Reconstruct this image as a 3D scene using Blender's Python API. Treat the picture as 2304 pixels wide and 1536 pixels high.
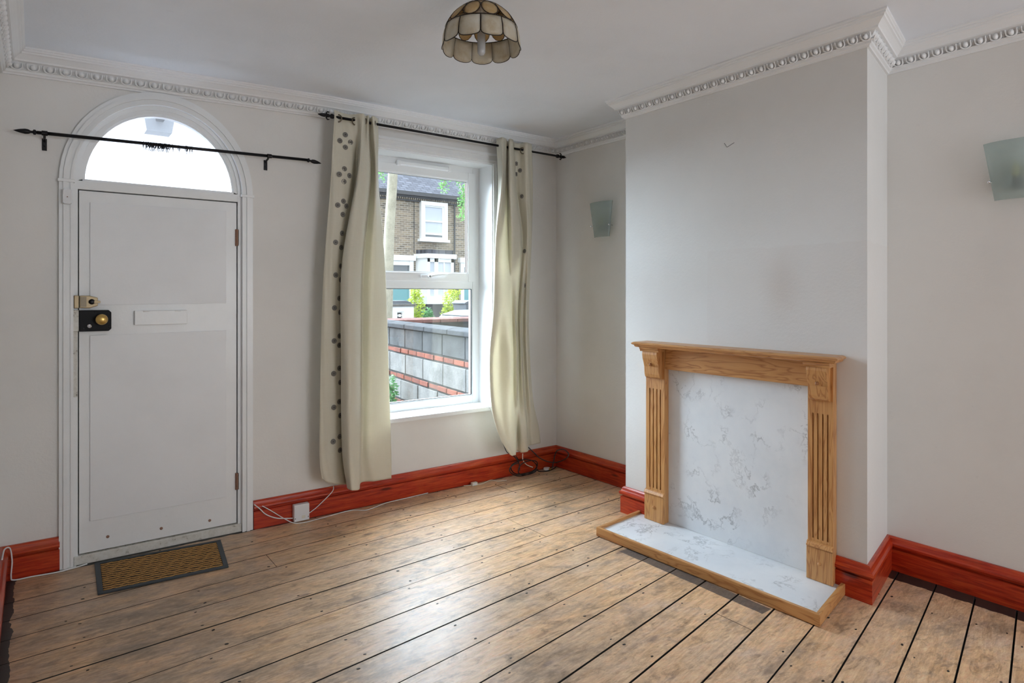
import bpy, bmesh, math, random
from mathutils import Vector, Matrix
random.seed(7)
SC = bpy.context.scene
for o in list(bpy.data.objects): bpy.data.objects.remove(o)
COL = SC.collection

# ------------------------------------------------------------------ camera, sky, large lights, exposure
PI = math.pi
YAW = 0.6395
cam = bpy.data.cameras.new('camera'); cam_o = bpy.data.objects.new('camera', cam); COL.objects.link(cam_o)
cam.lens = 22.52; cam.sensor_width = 36.0; cam.shift_y = -0.0455; cam.clip_start = 0.02; cam.clip_end = 300
cam_o.location = (0, 0, 1.40); cam_o.rotation_euler = (PI/2, 0, -YAW)
SC.camera = cam_o
SC.view_settings.view_transform = 'Standard'; SC.view_settings.look = 'None'
SC.view_settings.exposure = 0.28; SC.view_settings.gamma = 1.0; SC.view_settings.use_curve_mapping = False

cy = SC.cycles
cy.max_bounces = 5; cy.diffuse_bounces = 4; cy.glossy_bounces = 2; cy.transmission_bounces = 3; cy.transparent_max_bounces = 6
cy.caustics_reflective = False; cy.caustics_refractive = False; cy.sample_clamp_indirect = 4.0
cy.use_adaptive_sampling = True; cy.adaptive_threshold = 0.04; cy.use_denoising = True

world = bpy.data.worlds.new('overcast_sky'); SC.world = world; world.use_nodes = True
wn = world.node_tree.nodes; wl = world.node_tree.links
bg = wn['Background']
wtc = wn.new('ShaderNodeTexCoord'); wno = wn.new('ShaderNodeTexNoise'); wno.inputs['Scale'].default_value = 2.2; wno.inputs['Detail'].default_value = 4
wrp = wn.new('ShaderNodeValToRGB'); wrp.color_ramp.elements[0].color = (0.72, 0.84, 1.0, 1); wrp.color_ramp.elements[1].color = (.93, .97, 1.0, 1)
wrp.color_ramp.elements[0].position = .3; wrp.color_ramp.elements[1].position = .7
wl.new(wtc.outputs['Generated'], wno.inputs['Vector']); wl.new(wno.outputs['Fac'], wrp.inputs['Fac']); wl.new(wrp.outputs['Color'], bg.inputs['Color'])
bg.inputs['Strength'].default_value = 2.6

def area(name, loc, rot, sx, sy, power, color=(1, 1, 1), portal=False):
    l = bpy.data.lights.new(name, 'AREA'); l.shape = 'RECTANGLE'; l.size = sx; l.size_y = sy; l.energy = power; l.color = color
    if portal: l.cycles.is_portal = True
    o = bpy.data.objects.new(name, l); COL.objects.link(o); o.location = loc; o.rotation_euler = rot
    return o
# added fill light behind the camera, set in a made-up window opening
area('rear_fill_light', (2.40, -3.26, 1.42), (PI/2, 0, 0), 2.0, 1.7, 49, (.93, .97, 1.0))
# bright haze around the veiled sun, high over the roofs opposite
sun = bpy.data.lights.new('veiled_sun', 'SUN'); sun.energy = 38; sun.angle = math.radians(95); sun.color = (.70, .845, 1.0)
sun_o = bpy.data.objects.new('veiled_sun', sun); COL.objects.link(sun_o); sun_o.location = (0, 9, 9)
sun_o.rotation_euler = Vector((.10, -1.0, -.72)).to_track_quat('-Z', 'Y').to_euler()
# sampling portals in the front window and the fanlight
area('front_window_portal', (2.30, 4.30, 1.46), (-PI/2, 0, 0), 1.0, 1.86, 1, portal=True)
area('fanlight_portal', (0.566, 4.10, 2.18), (-PI/2, 0, 0), 0.78, 0.42, 1, portal=True)

# ------------------------------------------------------------------ dimensions (metres)
H = 2.65                      # ceiling
D = 4.011                     # front wall
XL = -0.14                    # left wall
W = 3.436                     # alcove wall beside the window
W2 = 3.524                    # alcove wall right of the chimney breast
BX = 3.052                    # chimney breast face
Y1 = 2.875; Y3 = 1.381; Y2 = 1.496; Y1I = 2.93
YB = -3.2                     # back wall
def sag(x): return -0.045*min(1, max(0, (1.5-x)/1.64))      # the old ceiling dips to the left

# ------------------------------------------------------------------ helpers
def tag(o, label=None, cat=None, group=None, kind=None):
    if label: o['label'] = label
    if cat: o['category'] = cat
    if group: o['group'] = group
    if kind: o['kind'] = kind
    return o
def empty(name, loc=(0, 0, 0), rz=0):
    o = bpy.data.objects.new(name, None); COL.objects.link(o); o.location = loc; o.rotation_euler = (0, 0, rz); o.empty_display_size = .05
    return o
def link_mesh(name, me, mat, parent=None, smooth=False):
    o = bpy.data.objects.new(name, me); COL.objects.link(o)
    if mat is not None and len(me.materials) == 0: me.materials.append(mat)
    if smooth:
        for p in me.polygons: p.use_smooth = True
    if parent is not None: o.parent = parent
    return o
class MB:
    """collects shapes; build() links them as one mesh object"""
    def __init__(s): s.v = []; s.f = []
    def add(s, vs, fs, M=None):
        b = len(s.v)
        s.v += [tuple(M @ Vector(p)) if M else tuple(p) for p in vs]
        s.f += [tuple(b+i for i in f) for f in fs]
        return s
    def box(s, x0, x1, y0, y1, z0, z1, M=None):
        return s.add([(x0,y0,z0),(x1,y0,z0),(x1,y1,z0),(x0,y1,z0),(x0,y0,z1),(x1,y0,z1),(x1,y1,z1),(x0,y1,z1)],
                     [(0,3,2,1),(4,5,6,7),(0,1,5,4),(1,2,6,5),(2,3,7,6),(3,0,4,7)], M)
    def prism(s, poly, a0, a1, axis='y', M=None):
        """polygon (p,q) extruded along axis; for y: (x,z), for x: (y,z), for z: (x,y)"""
        n = len(poly)
        def mk(p, a): return {'y': (p[0], a, p[1]), 'x': (a, p[0], p[1]), 'z': (p[0], p[1], a)}[axis]
        vs = [mk(p, a0) for p in poly]+[mk(p, a1) for p in poly]
        fs = [tuple(range(n))[::-1], tuple(range(n, 2*n))]+[(i, (i+1) % n, n+(i+1) % n, n+i) for i in range(n)]
        return s.add(vs, fs, M)
    def lathe(s, prof, n=16, M=None, cap=True):
        """profile (r,z) turned about z"""
        vs = []; fs = []
        for r, z in prof:
            for k in range(n): a = 2*PI*k/n; vs.append((r*math.cos(a), r*math.sin(a), z))
        m = len(prof)
        for i in range(m-1):
            for k in range(n): fs.append((i*n+k, i*n+(k+1) % n, (i+1)*n+(k+1) % n, (i+1)*n+k))
        if cap: fs.append(tuple(range(n))[::-1]); fs.append(tuple(range((m-1)*n, m*n)))
        return s.add(vs, fs, M)
    def tube(s, pts, r, n=8, closed=False, M=None, taper=None):
        pts = [Vector(p) for p in pts]; m = len(pts); vs = []; fs = []
        up = Vector((0, 0, 1)); prevN = None
        for i, p in enumerate(pts):
            if closed: t = pts[(i+1) % m]-pts[i-1]
            else: t = pts[min(i+1, m-1)]-pts[max(i-1, 0)]
            if t.length < 1e-9: t = Vector((1, 0, 0))
            t.normalize()
            if prevN is None:
                a = up if abs(t.dot(up)) < .9 else Vector((1, 0, 0)); nn = t.cross(a).normalized()
            else:
                nn = (prevN-t*prevN.dot(t))
                nn = nn.normalized() if nn.length > 1e-6 else t.cross(up).normalized()
            prevN = nn; b = t.cross(nn); rr = r*(taper[i] if taper else 1)
            for k in range(n):
                a = 2*PI*k/n; vs.append(p+(nn*math.cos(a)+b*math.sin(a))*rr)
        for i in range(m if closed else m-1):
            j = (i+1) % m
            for k in range(n): fs.append((i*n+k, i*n+(k+1) % n, j*n+(k+1) % n, j*n+k))
        if not closed: fs.append(tuple(range(n))[::-1]); fs.append(tuple(range((m-1)*n, m*n)))
        return s.add(vs, fs, M)
    def mesh(s, name):
        me = bpy.data.meshes.new(name); me.from_pydata(s.v, [], s.f); me.validate(clean_customdata=False)
        bm = bmesh.new(); bm.from_mesh(me); bmesh.ops.recalc_face_normals(bm, faces=bm.faces); bm.to_mesh(me); bm.free()
        return me
    def build(s, name, mat, parent=None, smooth=False, bevel=0, seg=2, auto=None):
        me = s.mesh(name)
        if bevel:
            bm = bmesh.new(); bm.from_mesh(me)
            es = [e for e in bm.edges if len(e.link_faces) == 2 and e.calc_face_angle(0) > .5]
            bmesh.ops.bevel(bm, geom=es, offset=bevel, segments=seg, affect='EDGES', profile=.6, clamp_overlap=True)
            bm.to_mesh(me); bm.free()
        o = link_mesh(name, me, mat, parent, smooth)
        if auto:
            for p in me.polygons: p.use_smooth = True
            bm = bmesh.new(); bm.from_mesh(me)
            for e in bm.edges:
                if len(e.link_faces) == 2 and e.calc_face_angle(0) > auto: e.smooth = False
            bm.to_mesh(me); bm.free()
        return o
def crom(p0, p1, p2, p3, t): return tuple(.5*(2*b+(c-a)*t+(2*a-5*b+4*c-d)*t*t+(3*b-a-3*c+d)*t**3) for a, b, c, d in zip(p0, p1, p2, p3))
def spline(P, n=8):
    out = []
    for i in range(len(P)-1):
        for k in range(n): out.append(crom(P[max(i-1, 0)], P[i], P[i+1], P[min(i+2, len(P)-1)], k/n))
    out.append(tuple(P[-1])); return out
def rot_to(d):
    """matrix turning +z onto d"""
    return Vector((0, 0, 1)).rotation_difference(Vector(d)).to_matrix().to_4x4()
def place(loc, d=None): return Matrix.Translation(loc) @ (rot_to(d) if d else Matrix.Identity(4))

# ------------------------------------------------------------------ materials
class NT:
    def __init__(s, name, rough=.5, color=(.8, .8, .8), spec=.5, metal=0, **kw):
        s.m = bpy.data.materials.new(name); s.m.use_nodes = True; s.t = s.m.node_tree; s.n = s.t.nodes; s.l = s.t.links
        s.b = s.n['Principled BSDF']; s.b.inputs['Roughness'].default_value = rough
        s.b.inputs['Base Color'].default_value = (*color, 1); s.b.inputs['Metallic'].default_value = metal
        s.b.inputs['Specular IOR Level'].default_value = spec
        s.m.diffuse_color = (*color, 1)
        for k, v in kw.items(): s.b.inputs[k].default_value = v
    def node(s, t, **kw):
        n = s.n.new(t)
        for k, v in kw.items():
            if k in n.inputs: n.inputs[k].default_value = v
            else: setattr(n, k, v)
        return n
    def link(s, a, b): s.l.new(a, b)
    def coord(s, kind='Object', scale=(1, 1, 1), rot=(0, 0, 0), loc=(0, 0, 0)):
        if kind == 'Position': src = s.node('ShaderNodeNewGeometry').outputs['Position']
        else: src = s.node('ShaderNodeTexCoord').outputs[kind]
        mp = s.node('ShaderNodeMapping'); mp.inputs['Scale'].default_value = scale; mp.inputs['Rotation'].default_value = rot; mp.inputs['Location'].default_value = loc
        s.link(src, mp.inputs['Vector']); return mp.outputs['Vector']
    def noise(s, vec, scale, detail=4, rough=.5, dist=0):
        n = s.node('ShaderNodeTexNoise', Scale=scale, Detail=detail, Roughness=rough, Distortion=dist); s.link(vec, n.inputs['Vector']); return n.outputs['Fac']
    def ramp(s, fac, stops):
        r = s.node('ShaderNodeValToRGB'); e = r.color_ramp.elements
        while len(e) < len(stops): e.new(.5)
        for i, (p, c) in enumerate(stops): e[i].position = p; e[i].color = (*c, 1) if len(c) == 3 else c
        s.link(fac, r.inputs['Fac']); return r.outputs['Color']
    def mix(s, fac, a, b, mode='MIX'):
        m = s.node('ShaderNodeMix', data_type='RGBA', blend_type=mode)
        for v, i in ((fac, 0), (a, 6), (b, 7)):
            if hasattr(v, 'is_linked') or hasattr(v, 'links'): s.link(v, m.inputs[i])
            elif i == 0: m.inputs[0].default_value = v
            else: m.inputs[i].default_value = (*v, 1) if len(v) == 3 else v
        return m.outputs[2]
    def math(s, op, a, b=0.0, c=None):
        m = s.node('ShaderNodeMath', operation=op)
        for i, v in enumerate((a, b) if c is None else (a, b, c)):
            if isinstance(v, (int, float)): m.inputs[i].default_value = v
            else: s.link(v, m.inputs[i])
        return m.outputs[0]
    def bump(s, h, strength=.3, dist=.002):
        b = s.node('ShaderNodeBump', Strength=strength, Distance=dist); s.link(h, b.inputs['Height']); s.link(b.outputs['Normal'], s.b.inputs['Normal'])
    def color(s, c): s.link(c, s.b.inputs['Base Color'])

def mat_paint(name, base, rough=.55, mott=.05, bump=.15, scale=1.6):
    t = NT(name, rough, base); p = t.coord('Position')
    n = t.noise(p, scale, 5, .6); n2 = t.noise(p, 14, 4, .6)
    lo = tuple(c*(1-mott*1.6) for c in base); hi = tuple(min(1, c*(1+mott*.4)) for c in base)
    c = t.ramp(n, [(.3, lo), (.55, base), (.75, hi)])
    c = t.mix(t.math('MULTIPLY', t.math('GREATER_THAN', n2, .72), .25), c, tuple(x*.85 for x in base))
    t.color(c)
    if bump: t.bump(t.noise(p, 60, 3, .65), bump, .004)
    return t.m
M = {}
M['wall'] = mat_paint('wall_paint', (.775, .755, .725), .6, .035, .25)
def mat_breast():
    t = NT('chimney_breast_paint', .6, (.77, .76, .74)); p = t.coord('Position')
    n = t.noise(p, 1.6, 5, .6); c = t.ramp(n, [(.3, (.72, .71, .69)), (.55, (.755, .745, .725)), (.75, (.77, .765, .75))])
    sx = t.node('ShaderNodeSeparateXYZ'); t.link(p, sx.inputs[0]); Y, Z = sx.outputs[1], sx.outputs[2]
    wob = t.math('MULTIPLY', t.math('SUBTRACT', t.noise(p, 9, 3, .6), .5), .03)
    # repainted patch above the mantel and an old brown mark in it
    patch = t.math('MULTIPLY', t.math('LESS_THAN', t.math('ADD', Z, wob), 1.648), t.math('LESS_THAN', t.math('ADD', Y, wob), 2.25))
    c = t.mix(t.math('MULTIPLY', patch, .35), c, (.71, .68, .655))
    dy = t.math('MULTIPLY', t.math('SUBTRACT', Y, 1.80), 11.0); dz = t.math('MULTIPLY', t.math('SUBTRACT', t.math('ADD', Z, t.math('MULTIPLY', wob, 2.0)), 1.44), 6.5)
    g = t.math('EXPONENT', t.math('MULTIPLY', t.math('ADD', t.math('MULTIPLY', dy, dy), t.math('MULTIPLY', dz, dz)), -1.0))
    c = t.mix(t.math('MULTIPLY', g, .5), c, (.60, .53, .48))
    t.color(c); t.bump(t.noise(p, 60, 3, .65), .25, .004); return t.m
M['breast'] = mat_breast()
M['ceiling'] = mat_paint('ceiling_paint', (.87, .905, .965), .6, .03, .2)
M['plaster'] = mat_paint('cornice_paint', (.85, .855, .86), .55, .03, .15)
M['gloss'] = mat_paint('white_gloss_paint', (.85, .86, .86), .32, .035, .12, 3)
M['upvc'] = NT('white_upvc', .28, (.86, .87, .88)).m
M['hardboard'] = mat_paint('white_panel_paint', (.83, .84, .85), .42, .03, .08, 2.5)

def mat_floor():
    t = NT('worn_pine_board', .42, spec=.38)
    info = t.node('ShaderNodeObjectInfo'); rnd = info.outputs['Random']
    tc = t.node('ShaderNodeTexCoord').outputs['Object']
    cb = t.node('ShaderNodeCombineXYZ'); t.link(t.math('MULTIPLY', rnd, 37.0), cb.inputs[0]); t.link(t.math('MULTIPLY', rnd, 91.0), cb.inputs[1])
    va = t.node('ShaderNodeVectorMath', operation='ADD'); t.link(tc, va.inputs[0]); t.link(cb.outputs[0], va.inputs[1])
    def mp(scale):
        m = t.node('ShaderNodeMapping'); m.inputs['Scale'].default_value = scale; t.link(va.outputs[0], m.inputs['Vector']); return m.outputs[0]
    grain = t.noise(mp((1.7, 20, 20)), 3.2, 5, .66, .5)
    fine = t.noise(mp((5, 130, 130)), 3, 3, .6)
    col = t.ramp(grain, [(.26, (.34, .195, .10)), (.43, (.55, .365, .215)), (.58, (.68, .48, .31)), (.8, (.76, .59, .42))])
    col = t.mix(t.math('MULTIPLY', fine, .22), col, (.26, .16, .09))
    # tint per board
    tint = t.ramp(rnd, [(0, (.96, .91, .86)), (.35, (1.05, .98, .90)), (.7, (1.0, .95, .90)), (1, (1.08, 1.0, .88))])
    col = t.mix(1, col, tint, 'MULTIPLY')
    # knots
    vo = t.node('ShaderNodeTexVoronoi', Scale=1.0); vo.voronoi_dimensions = '2D'; t.link(mp((2.2, 6.5, 1)), vo.inputs['Vector'])
    kn = t.ramp(vo.outputs['Distance'], [(.045, (1, 1, 1)), (.10, (0, 0, 0))])
    vs_ = t.node('ShaderNodeSeparateXYZ'); t.link(vo.outputs['Color'], vs_.inputs[0])
    kn = t.math('MULTIPLY', kn, t.math('GREATER_THAN', vs_.outputs[0], .55))
    col = t.mix(t.math('MULTIPLY', kn, .82), col, (.15, .070, .038))
    hue = t.noise(mp((.6, 2.5, 1)), 2.2, 3, .6)
    col = t.mix(t.math('MULTIPLY', t.ramp(hue, [(.44, (0, 0, 0)), (.66, (1, 1, 1))]), .6), col, (.68, .42, .24))
    # wear laid over the whole floor in room position
    pos = t.node('ShaderNodeNewGeometry').outputs['Position']
    def pm(scale, loc=(0, 0, 0)):
        m = t.node('ShaderNodeMapping'); m.inputs['Scale'].default_value = scale; m.inputs['Location'].default_value = loc; t.link(pos, m.inputs['Vector']); return m.outputs[0]
    big = t.noise(pm((1, 1.5, 1), (3.1, 1.7, 0)), 1.5, 6, .68, .3)
    grey = t.ramp(big, [(.42, (0, 0, 0)), (.66, (1, 1, 1))])
    col = t.mix(t.math('MULTIPLY', grey, .34), col, (.40, .36, .325))
    big2 = t.noise(pm((1.2, 2.2, 1), (9.3, 4.4, 0)), 2.2, 5, .72, .4)
    dirt = t.ramp(big2, [(.51, (0, 0, 0)), (.66, (1, 1, 1))])
    blot = t.noise(pm((2.0, 4.6, 1), (1.3, 6.1, 0)), 4.2, 6, .78, .7)
    col = t.mix(.85, col, t.ramp(blot, [(.34, (.50, .46, .42)), (.47, (1.10, 1.06, 1.01)), (.56, (1.20, 1.16, 1.11)), (.70, (1.38, 1.26, 1.13))]), 'MULTIPLY')
    pink = t.noise(pm((1.5, 3.2, 1), (7.7, 2.9, 0)), 3.1, 6, .7, .4)
    col = t.mix(t.math('MULTIPLY', t.ramp(pink, [(.5, (0, 0, 0)), (.68, (1, 1, 1))]), .4), col, (.60, .45, .385))
    col = t.mix(t.math('MULTIPLY', t.ramp(pink, [(.32, (1, 1, 1)), (.44, (0, 0, 0))]), .4), col, (.62, .36, .17))
    # grime is heaviest where people come in, by the door
    sx = t.node('ShaderNodeSeparateXYZ'); t.link(pos, sx.inputs[0])
    door = t.math('MULTIPLY', t.math('SUBTRACT', 1.0, t.math('SMOOTH_MIN', t.math('ABSOLUTE', t.math('MULTIPLY', t.math('SUBTRACT', sx.outputs[0], .35), 1.0)), 1.0, .3)), 1.0)
    dn = t.noise(pm((1.4, 2.4, 1), (5.3, .7, 0)), 3.0, 5, .7, .5)
    doorm = t.math('MULTIPLY', door, t.ramp(dn, [(.30, (0, 0, 0)), (.58, (1, 1, 1))]))
    col = t.mix(t.math('MULTIPLY', doorm, .66), col, (.225, .185, .145))
    col = t.mix(t.math('MULTIPLY', dirt, .58), col, (.185, .14, .105))
    spk = t.noise(pm((2, 5, 1)), 26, 5, .75)
    col = t.mix(.75, col, t.ramp(t.noise(pm((1.6, 6, 1), (2, 8, 0)), 13, 4, .8), [(.3, (.35, .33, .31)), (.5, (.5, .5, .5)), (.7, (.72, .70, .68))]), 'OVERLAY')
    col = t.mix(t.math('MULTIPLY', t.ramp(spk, [(.62, (0, 0, 0)), (.72, (1, 1, 1))]), .55), col, (.16, .11, .08))
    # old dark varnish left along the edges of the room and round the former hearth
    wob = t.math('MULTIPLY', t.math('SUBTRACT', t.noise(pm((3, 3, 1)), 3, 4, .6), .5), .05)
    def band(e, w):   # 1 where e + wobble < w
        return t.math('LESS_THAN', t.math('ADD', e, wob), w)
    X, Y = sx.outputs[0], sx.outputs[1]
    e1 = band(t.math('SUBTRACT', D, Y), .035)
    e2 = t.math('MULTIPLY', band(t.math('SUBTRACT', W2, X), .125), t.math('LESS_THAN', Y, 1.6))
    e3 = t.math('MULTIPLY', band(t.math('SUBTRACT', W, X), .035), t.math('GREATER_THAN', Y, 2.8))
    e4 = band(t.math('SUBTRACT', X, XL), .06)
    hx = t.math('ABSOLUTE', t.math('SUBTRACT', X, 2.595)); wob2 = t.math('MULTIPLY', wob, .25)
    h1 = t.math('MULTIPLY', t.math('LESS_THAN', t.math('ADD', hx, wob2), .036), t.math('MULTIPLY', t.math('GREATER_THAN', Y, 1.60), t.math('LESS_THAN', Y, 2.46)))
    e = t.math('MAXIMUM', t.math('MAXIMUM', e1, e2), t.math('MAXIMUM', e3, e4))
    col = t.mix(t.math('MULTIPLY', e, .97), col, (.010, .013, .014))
    col = t.mix(t.math('MULTIPLY', h1, .85), col, t.ramp(spk, [(.35, (.022, .022, .025)), (.7, (.11, .105, .105))]))
    t.color(col)
    rg = t.ramp(big, [(.3, (.42, .42, .42)), (.7, (.31, .31, .31))]); t.link(rg, t.b.inputs['Roughness'])
    t.bump(t.math('ADD', t.math('MULTIPLY', grain, .6), t.math('MULTIPLY', fine, .4)), .25, .0025)
    return t.m
M['floor'] = mat_floor()
M['subfloor'] = NT('dark_subfloor', .95, (.012, .010, .009)).m
M['nail'] = NT('rusty_nail_iron', .6, (.018, .014, .012), metal=.3).m

def mat_red():
    t = NT('red_mahogany_varnish', .30, spec=.35)
    p = t.coord('Object', (1.2, 1.2, 22)); n = t.noise(p, 4, 6, .62, .8)
    c = t.ramp(n, [(.3, (.20, .011, .004)), (.5, (.42, .030, .009)), (.7, (.58, .080, .020))])
    q = t.noise(t.coord('Object'), 3.0, 5, .6); c = t.mix(t.ramp(q, [(.5, (0, 0, 0)), (.8, (.5, .5, .5))]), c, (.58, .13, .03))
    vo = t.node('ShaderNodeTexVoronoi', Scale=1.0); t.link(t.coord('Object', (2.0, 2.0, 9)), vo.inputs['Vector'])
    c = t.mix(t.ramp(vo.outputs['Distance'], [(.05, (.8, .8, .8)), (.11, (0, 0, 0))]), c, (.04, .006, .004))
    t.color(c); t.b.inputs['Coat Weight'].default_value = .15; t.b.inputs['Coat Roughness'].default_value = .12
    t.bump(n, .15, .002); return t.m
M['red'] = mat_red()
def mat_pine(name, axis, light=1.12):
    """clear-varnished pine, grain running along axis"""
    t = NT(name, .34, spec=.5)
    sc = {'y': (9, .9, 9), 'z': (9, 9, .9), 'x': (.9, 9, 9)}[axis]
    p = t.coord('Object', sc); n = t.noise(p, 1.5, 3, .5, .4)
    w = t.math('FRACT', t.math('MULTIPLY', n, 11.0))
    k = light
    c = t.ramp(w, [(0, (.50*k, .245*k, .085*k)), (.55, (.54*k, .28*k, .105*k)), (.84, (.34*k, .135*k, .040*k)), (1, (.49*k, .24*k, .083*k))])
    f = t.noise(t.coord('Object', tuple(v*6 for v in sc)), 2, 3, .6); c = t.mix(t.math('MULTIPLY', f, .25), c, (.33*k, .16*k, .06*k))
    t.color(c); t.bump(w, .1, .001); return t.m
M['pine_h'] = mat_pine('pine_grain_across', 'y'); M['pine_v'] = mat_pine('pine_grain_upright', 'z'); M['pine_x'] = mat_pine('pine_grain_deep', 'x')
def mat_marble():
    t = NT('white_marble_laminate', .22, spec=.5)
    p = t.coord('Object'); wv = t.node('ShaderNodeTexNoise', Scale=2.2, Detail=6, Roughness=.6); t.link(p, wv.inputs['Vector'])
    wc = t.mix(.32, p, wv.outputs['Color'])
    n = t.noise(wc, 6.5, 8, .62)
    v = t.math('ABSOLUTE', t.math('SUBTRACT', n, .5))
    vein = t.ramp(v, [(0, (1, 1, 1)), (.022, (0, 0, 0))])
    msk = t.ramp(t.noise(t.coord('Object', loc=(4, 2, 7)), 3.4, 4, .6), [(.46, (0, 0, 0)), (.62, (1, 1, 1))])
    cloud = t.ramp(t.noise(p, 3.2, 5, .6), [(.35, (.70, .725, .755)), (.65, (.80, .815, .83))])
    c = t.mix(t.math('MULTIPLY', t.math('MULTIPLY', vein, msk), .75), cloud, (.30, .31, .33))
    t.color(c); return t.m
M['marble'] = mat_marble()
M['iron'] = NT('black_iron', .38, (.012, .011, .013), metal=.6).m
M['brass'] = NT('worn_brass', .3, (.60, .40, .13), metal=.9).m
M['oldbrass'] = NT('tarnished_brass_lacquer', .4, (.40, .31, .19), metal=.6).m
M['rust'] = NT('rusted_hinge_steel', .6, (.30, .17, .12), metal=.5).m
M['chrome'] = NT('bright_chrome', .15, (.75, .76, .80), metal=1).m
M['plastic'] = NT('white_plastic', .35, (.78, .78, .79)).m
M['cream_plastic'] = NT('cream_plastic', .4, (.72, .68, .58)).m
M['black_rubber'] = NT('black_rubber_cable', .4, (.010, .010, .011)).m
M['grey_rubber'] = NT('dark_grey_cable', .4, (.045, .05, .05)).m
M['mat_rubber'] = NT('doormat_rubber', .55, (.030, .040, .047)).m
def mat_coir():
    t = NT('coir_fibre', .95, spec=.1); n = t.noise(t.coord('Object'), 240, 4, .7); n2 = t.noise(t.coord('Object', (3, 20, 20)), 8, 3, .6)
    c = t.ramp(n, [(.3, (.24, .115, .035)), (.55, (.58, .33, .12)), (.8, (.78, .52, .25))]); c = t.mix(t.math('MULTIPLY', n2, .35), c, (.28, .14, .05)); t.color(c); t.bump(n, .8, .004); return t.m
M['coir'] = mat_coir()
def mat_fabric():
    t = NT('cream_silk_fabric', .42, (.78, .74, .65), spec=.35); t.b.inputs['Sheen Weight'].default_value = .3; t.b.inputs['Sheen Roughness'].default_value = .4
    n = t.noise(t.coord('Object', (6, 6, 260)), 3, 3, .6); n2 = t.noise(t.coord('Object', (200, 200, 6)), 2, 2, .6)
    w = t.math('ADD', t.math('MULTIPLY', n, .6), t.math('MULTIPLY', n2, .4))
    t.color(t.ramp(w, [(.3, (.78, .73, .60)), (.7, (.87, .83, .72))])); t.bump(w, .12, .001)
    tr = t.node('ShaderNodeBsdfTranslucent'); tr.inputs['Color'].default_value = (.90, .84, .68, 1)
    mx = t.node('ShaderNodeMixShader'); mx.inputs[0].default_value = .32
    out = t.n['Material Output']; t.link(t.b.outputs[0], mx.inputs[1]); t.link(tr.outputs[0], mx.inputs[2]); t.link(mx.outputs[0], out.inputs['Surface'])
    return t.m
M['fabric'] = mat_fabric()
M['disc'] = NT('grey_embroidered_thread', .55, (.20, .185, .165), metal=.2).m
M['disc_dark'] = NT('dark_embroidered_thread', .6, (.06, .055, .05)).m
M['eyelet'] = NT('antique_bronze', .3, (.17, .14, .10), metal=.9).m
def mat_glass(name, tint, refl=.06, frost=0.0, frost_col=(.8, .85, .85)):
    m = bpy.data.materials.new(name); m.use_nodes = True; n = m.node_tree.nodes; l = m.node_tree.links; n.clear()
    out = n.new('ShaderNodeOutputMaterial'); tr = n.new('ShaderNodeBsdfTransparent'); tr.inputs[0].default_value = (*tint, 1)
    gl = n.new('ShaderNodeBsdfGlossy'); gl.inputs['Roughness'].default_value = .03 if not frost else .3
    mx = n.new('ShaderNodeMixShader'); mx.inputs[0].default_value = refl
    l.new(tr.outputs[0], mx.inputs[1]); l.new(gl.outputs[0], mx.inputs[2]); last = mx
    if frost:
        tl = n.new('ShaderNodeBsdfTranslucent'); tl.inputs[0].default_value = (*frost_col, 1); df = n.new('ShaderNodeBsdfDiffuse'); df.inputs[0].default_value = (*frost_col, 1)
        a = n.new('ShaderNodeMixShader'); a.inputs[0].default_value = .5; l.new(tl.outputs[0], a.inputs[1]); l.new(df.outputs[0], a.inputs[2])
        b = n.new('ShaderNodeMixShader'); b.inputs[0].default_value = frost; l.new(mx.outputs[0], b.inputs[1]); l.new(a.outputs[0], b.inputs[2]); last = b
    l.new(last.outputs[0], out.inputs['Surface']); m.diffuse_color = (*tint, .3)
    return m
M['glass'] = mat_glass('clear_window_glass', (.97, .985, .98), .05)
M['fanglass'] = mat_glass('hazy_fanlight_glass', (.97, .97, .99), .04, .12, (.9, .9, .92))
M['frosted'] = mat_glass('frosted_green_glass', (.86, .92, .91), .05, .34, (.70, .77, .755))
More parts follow.
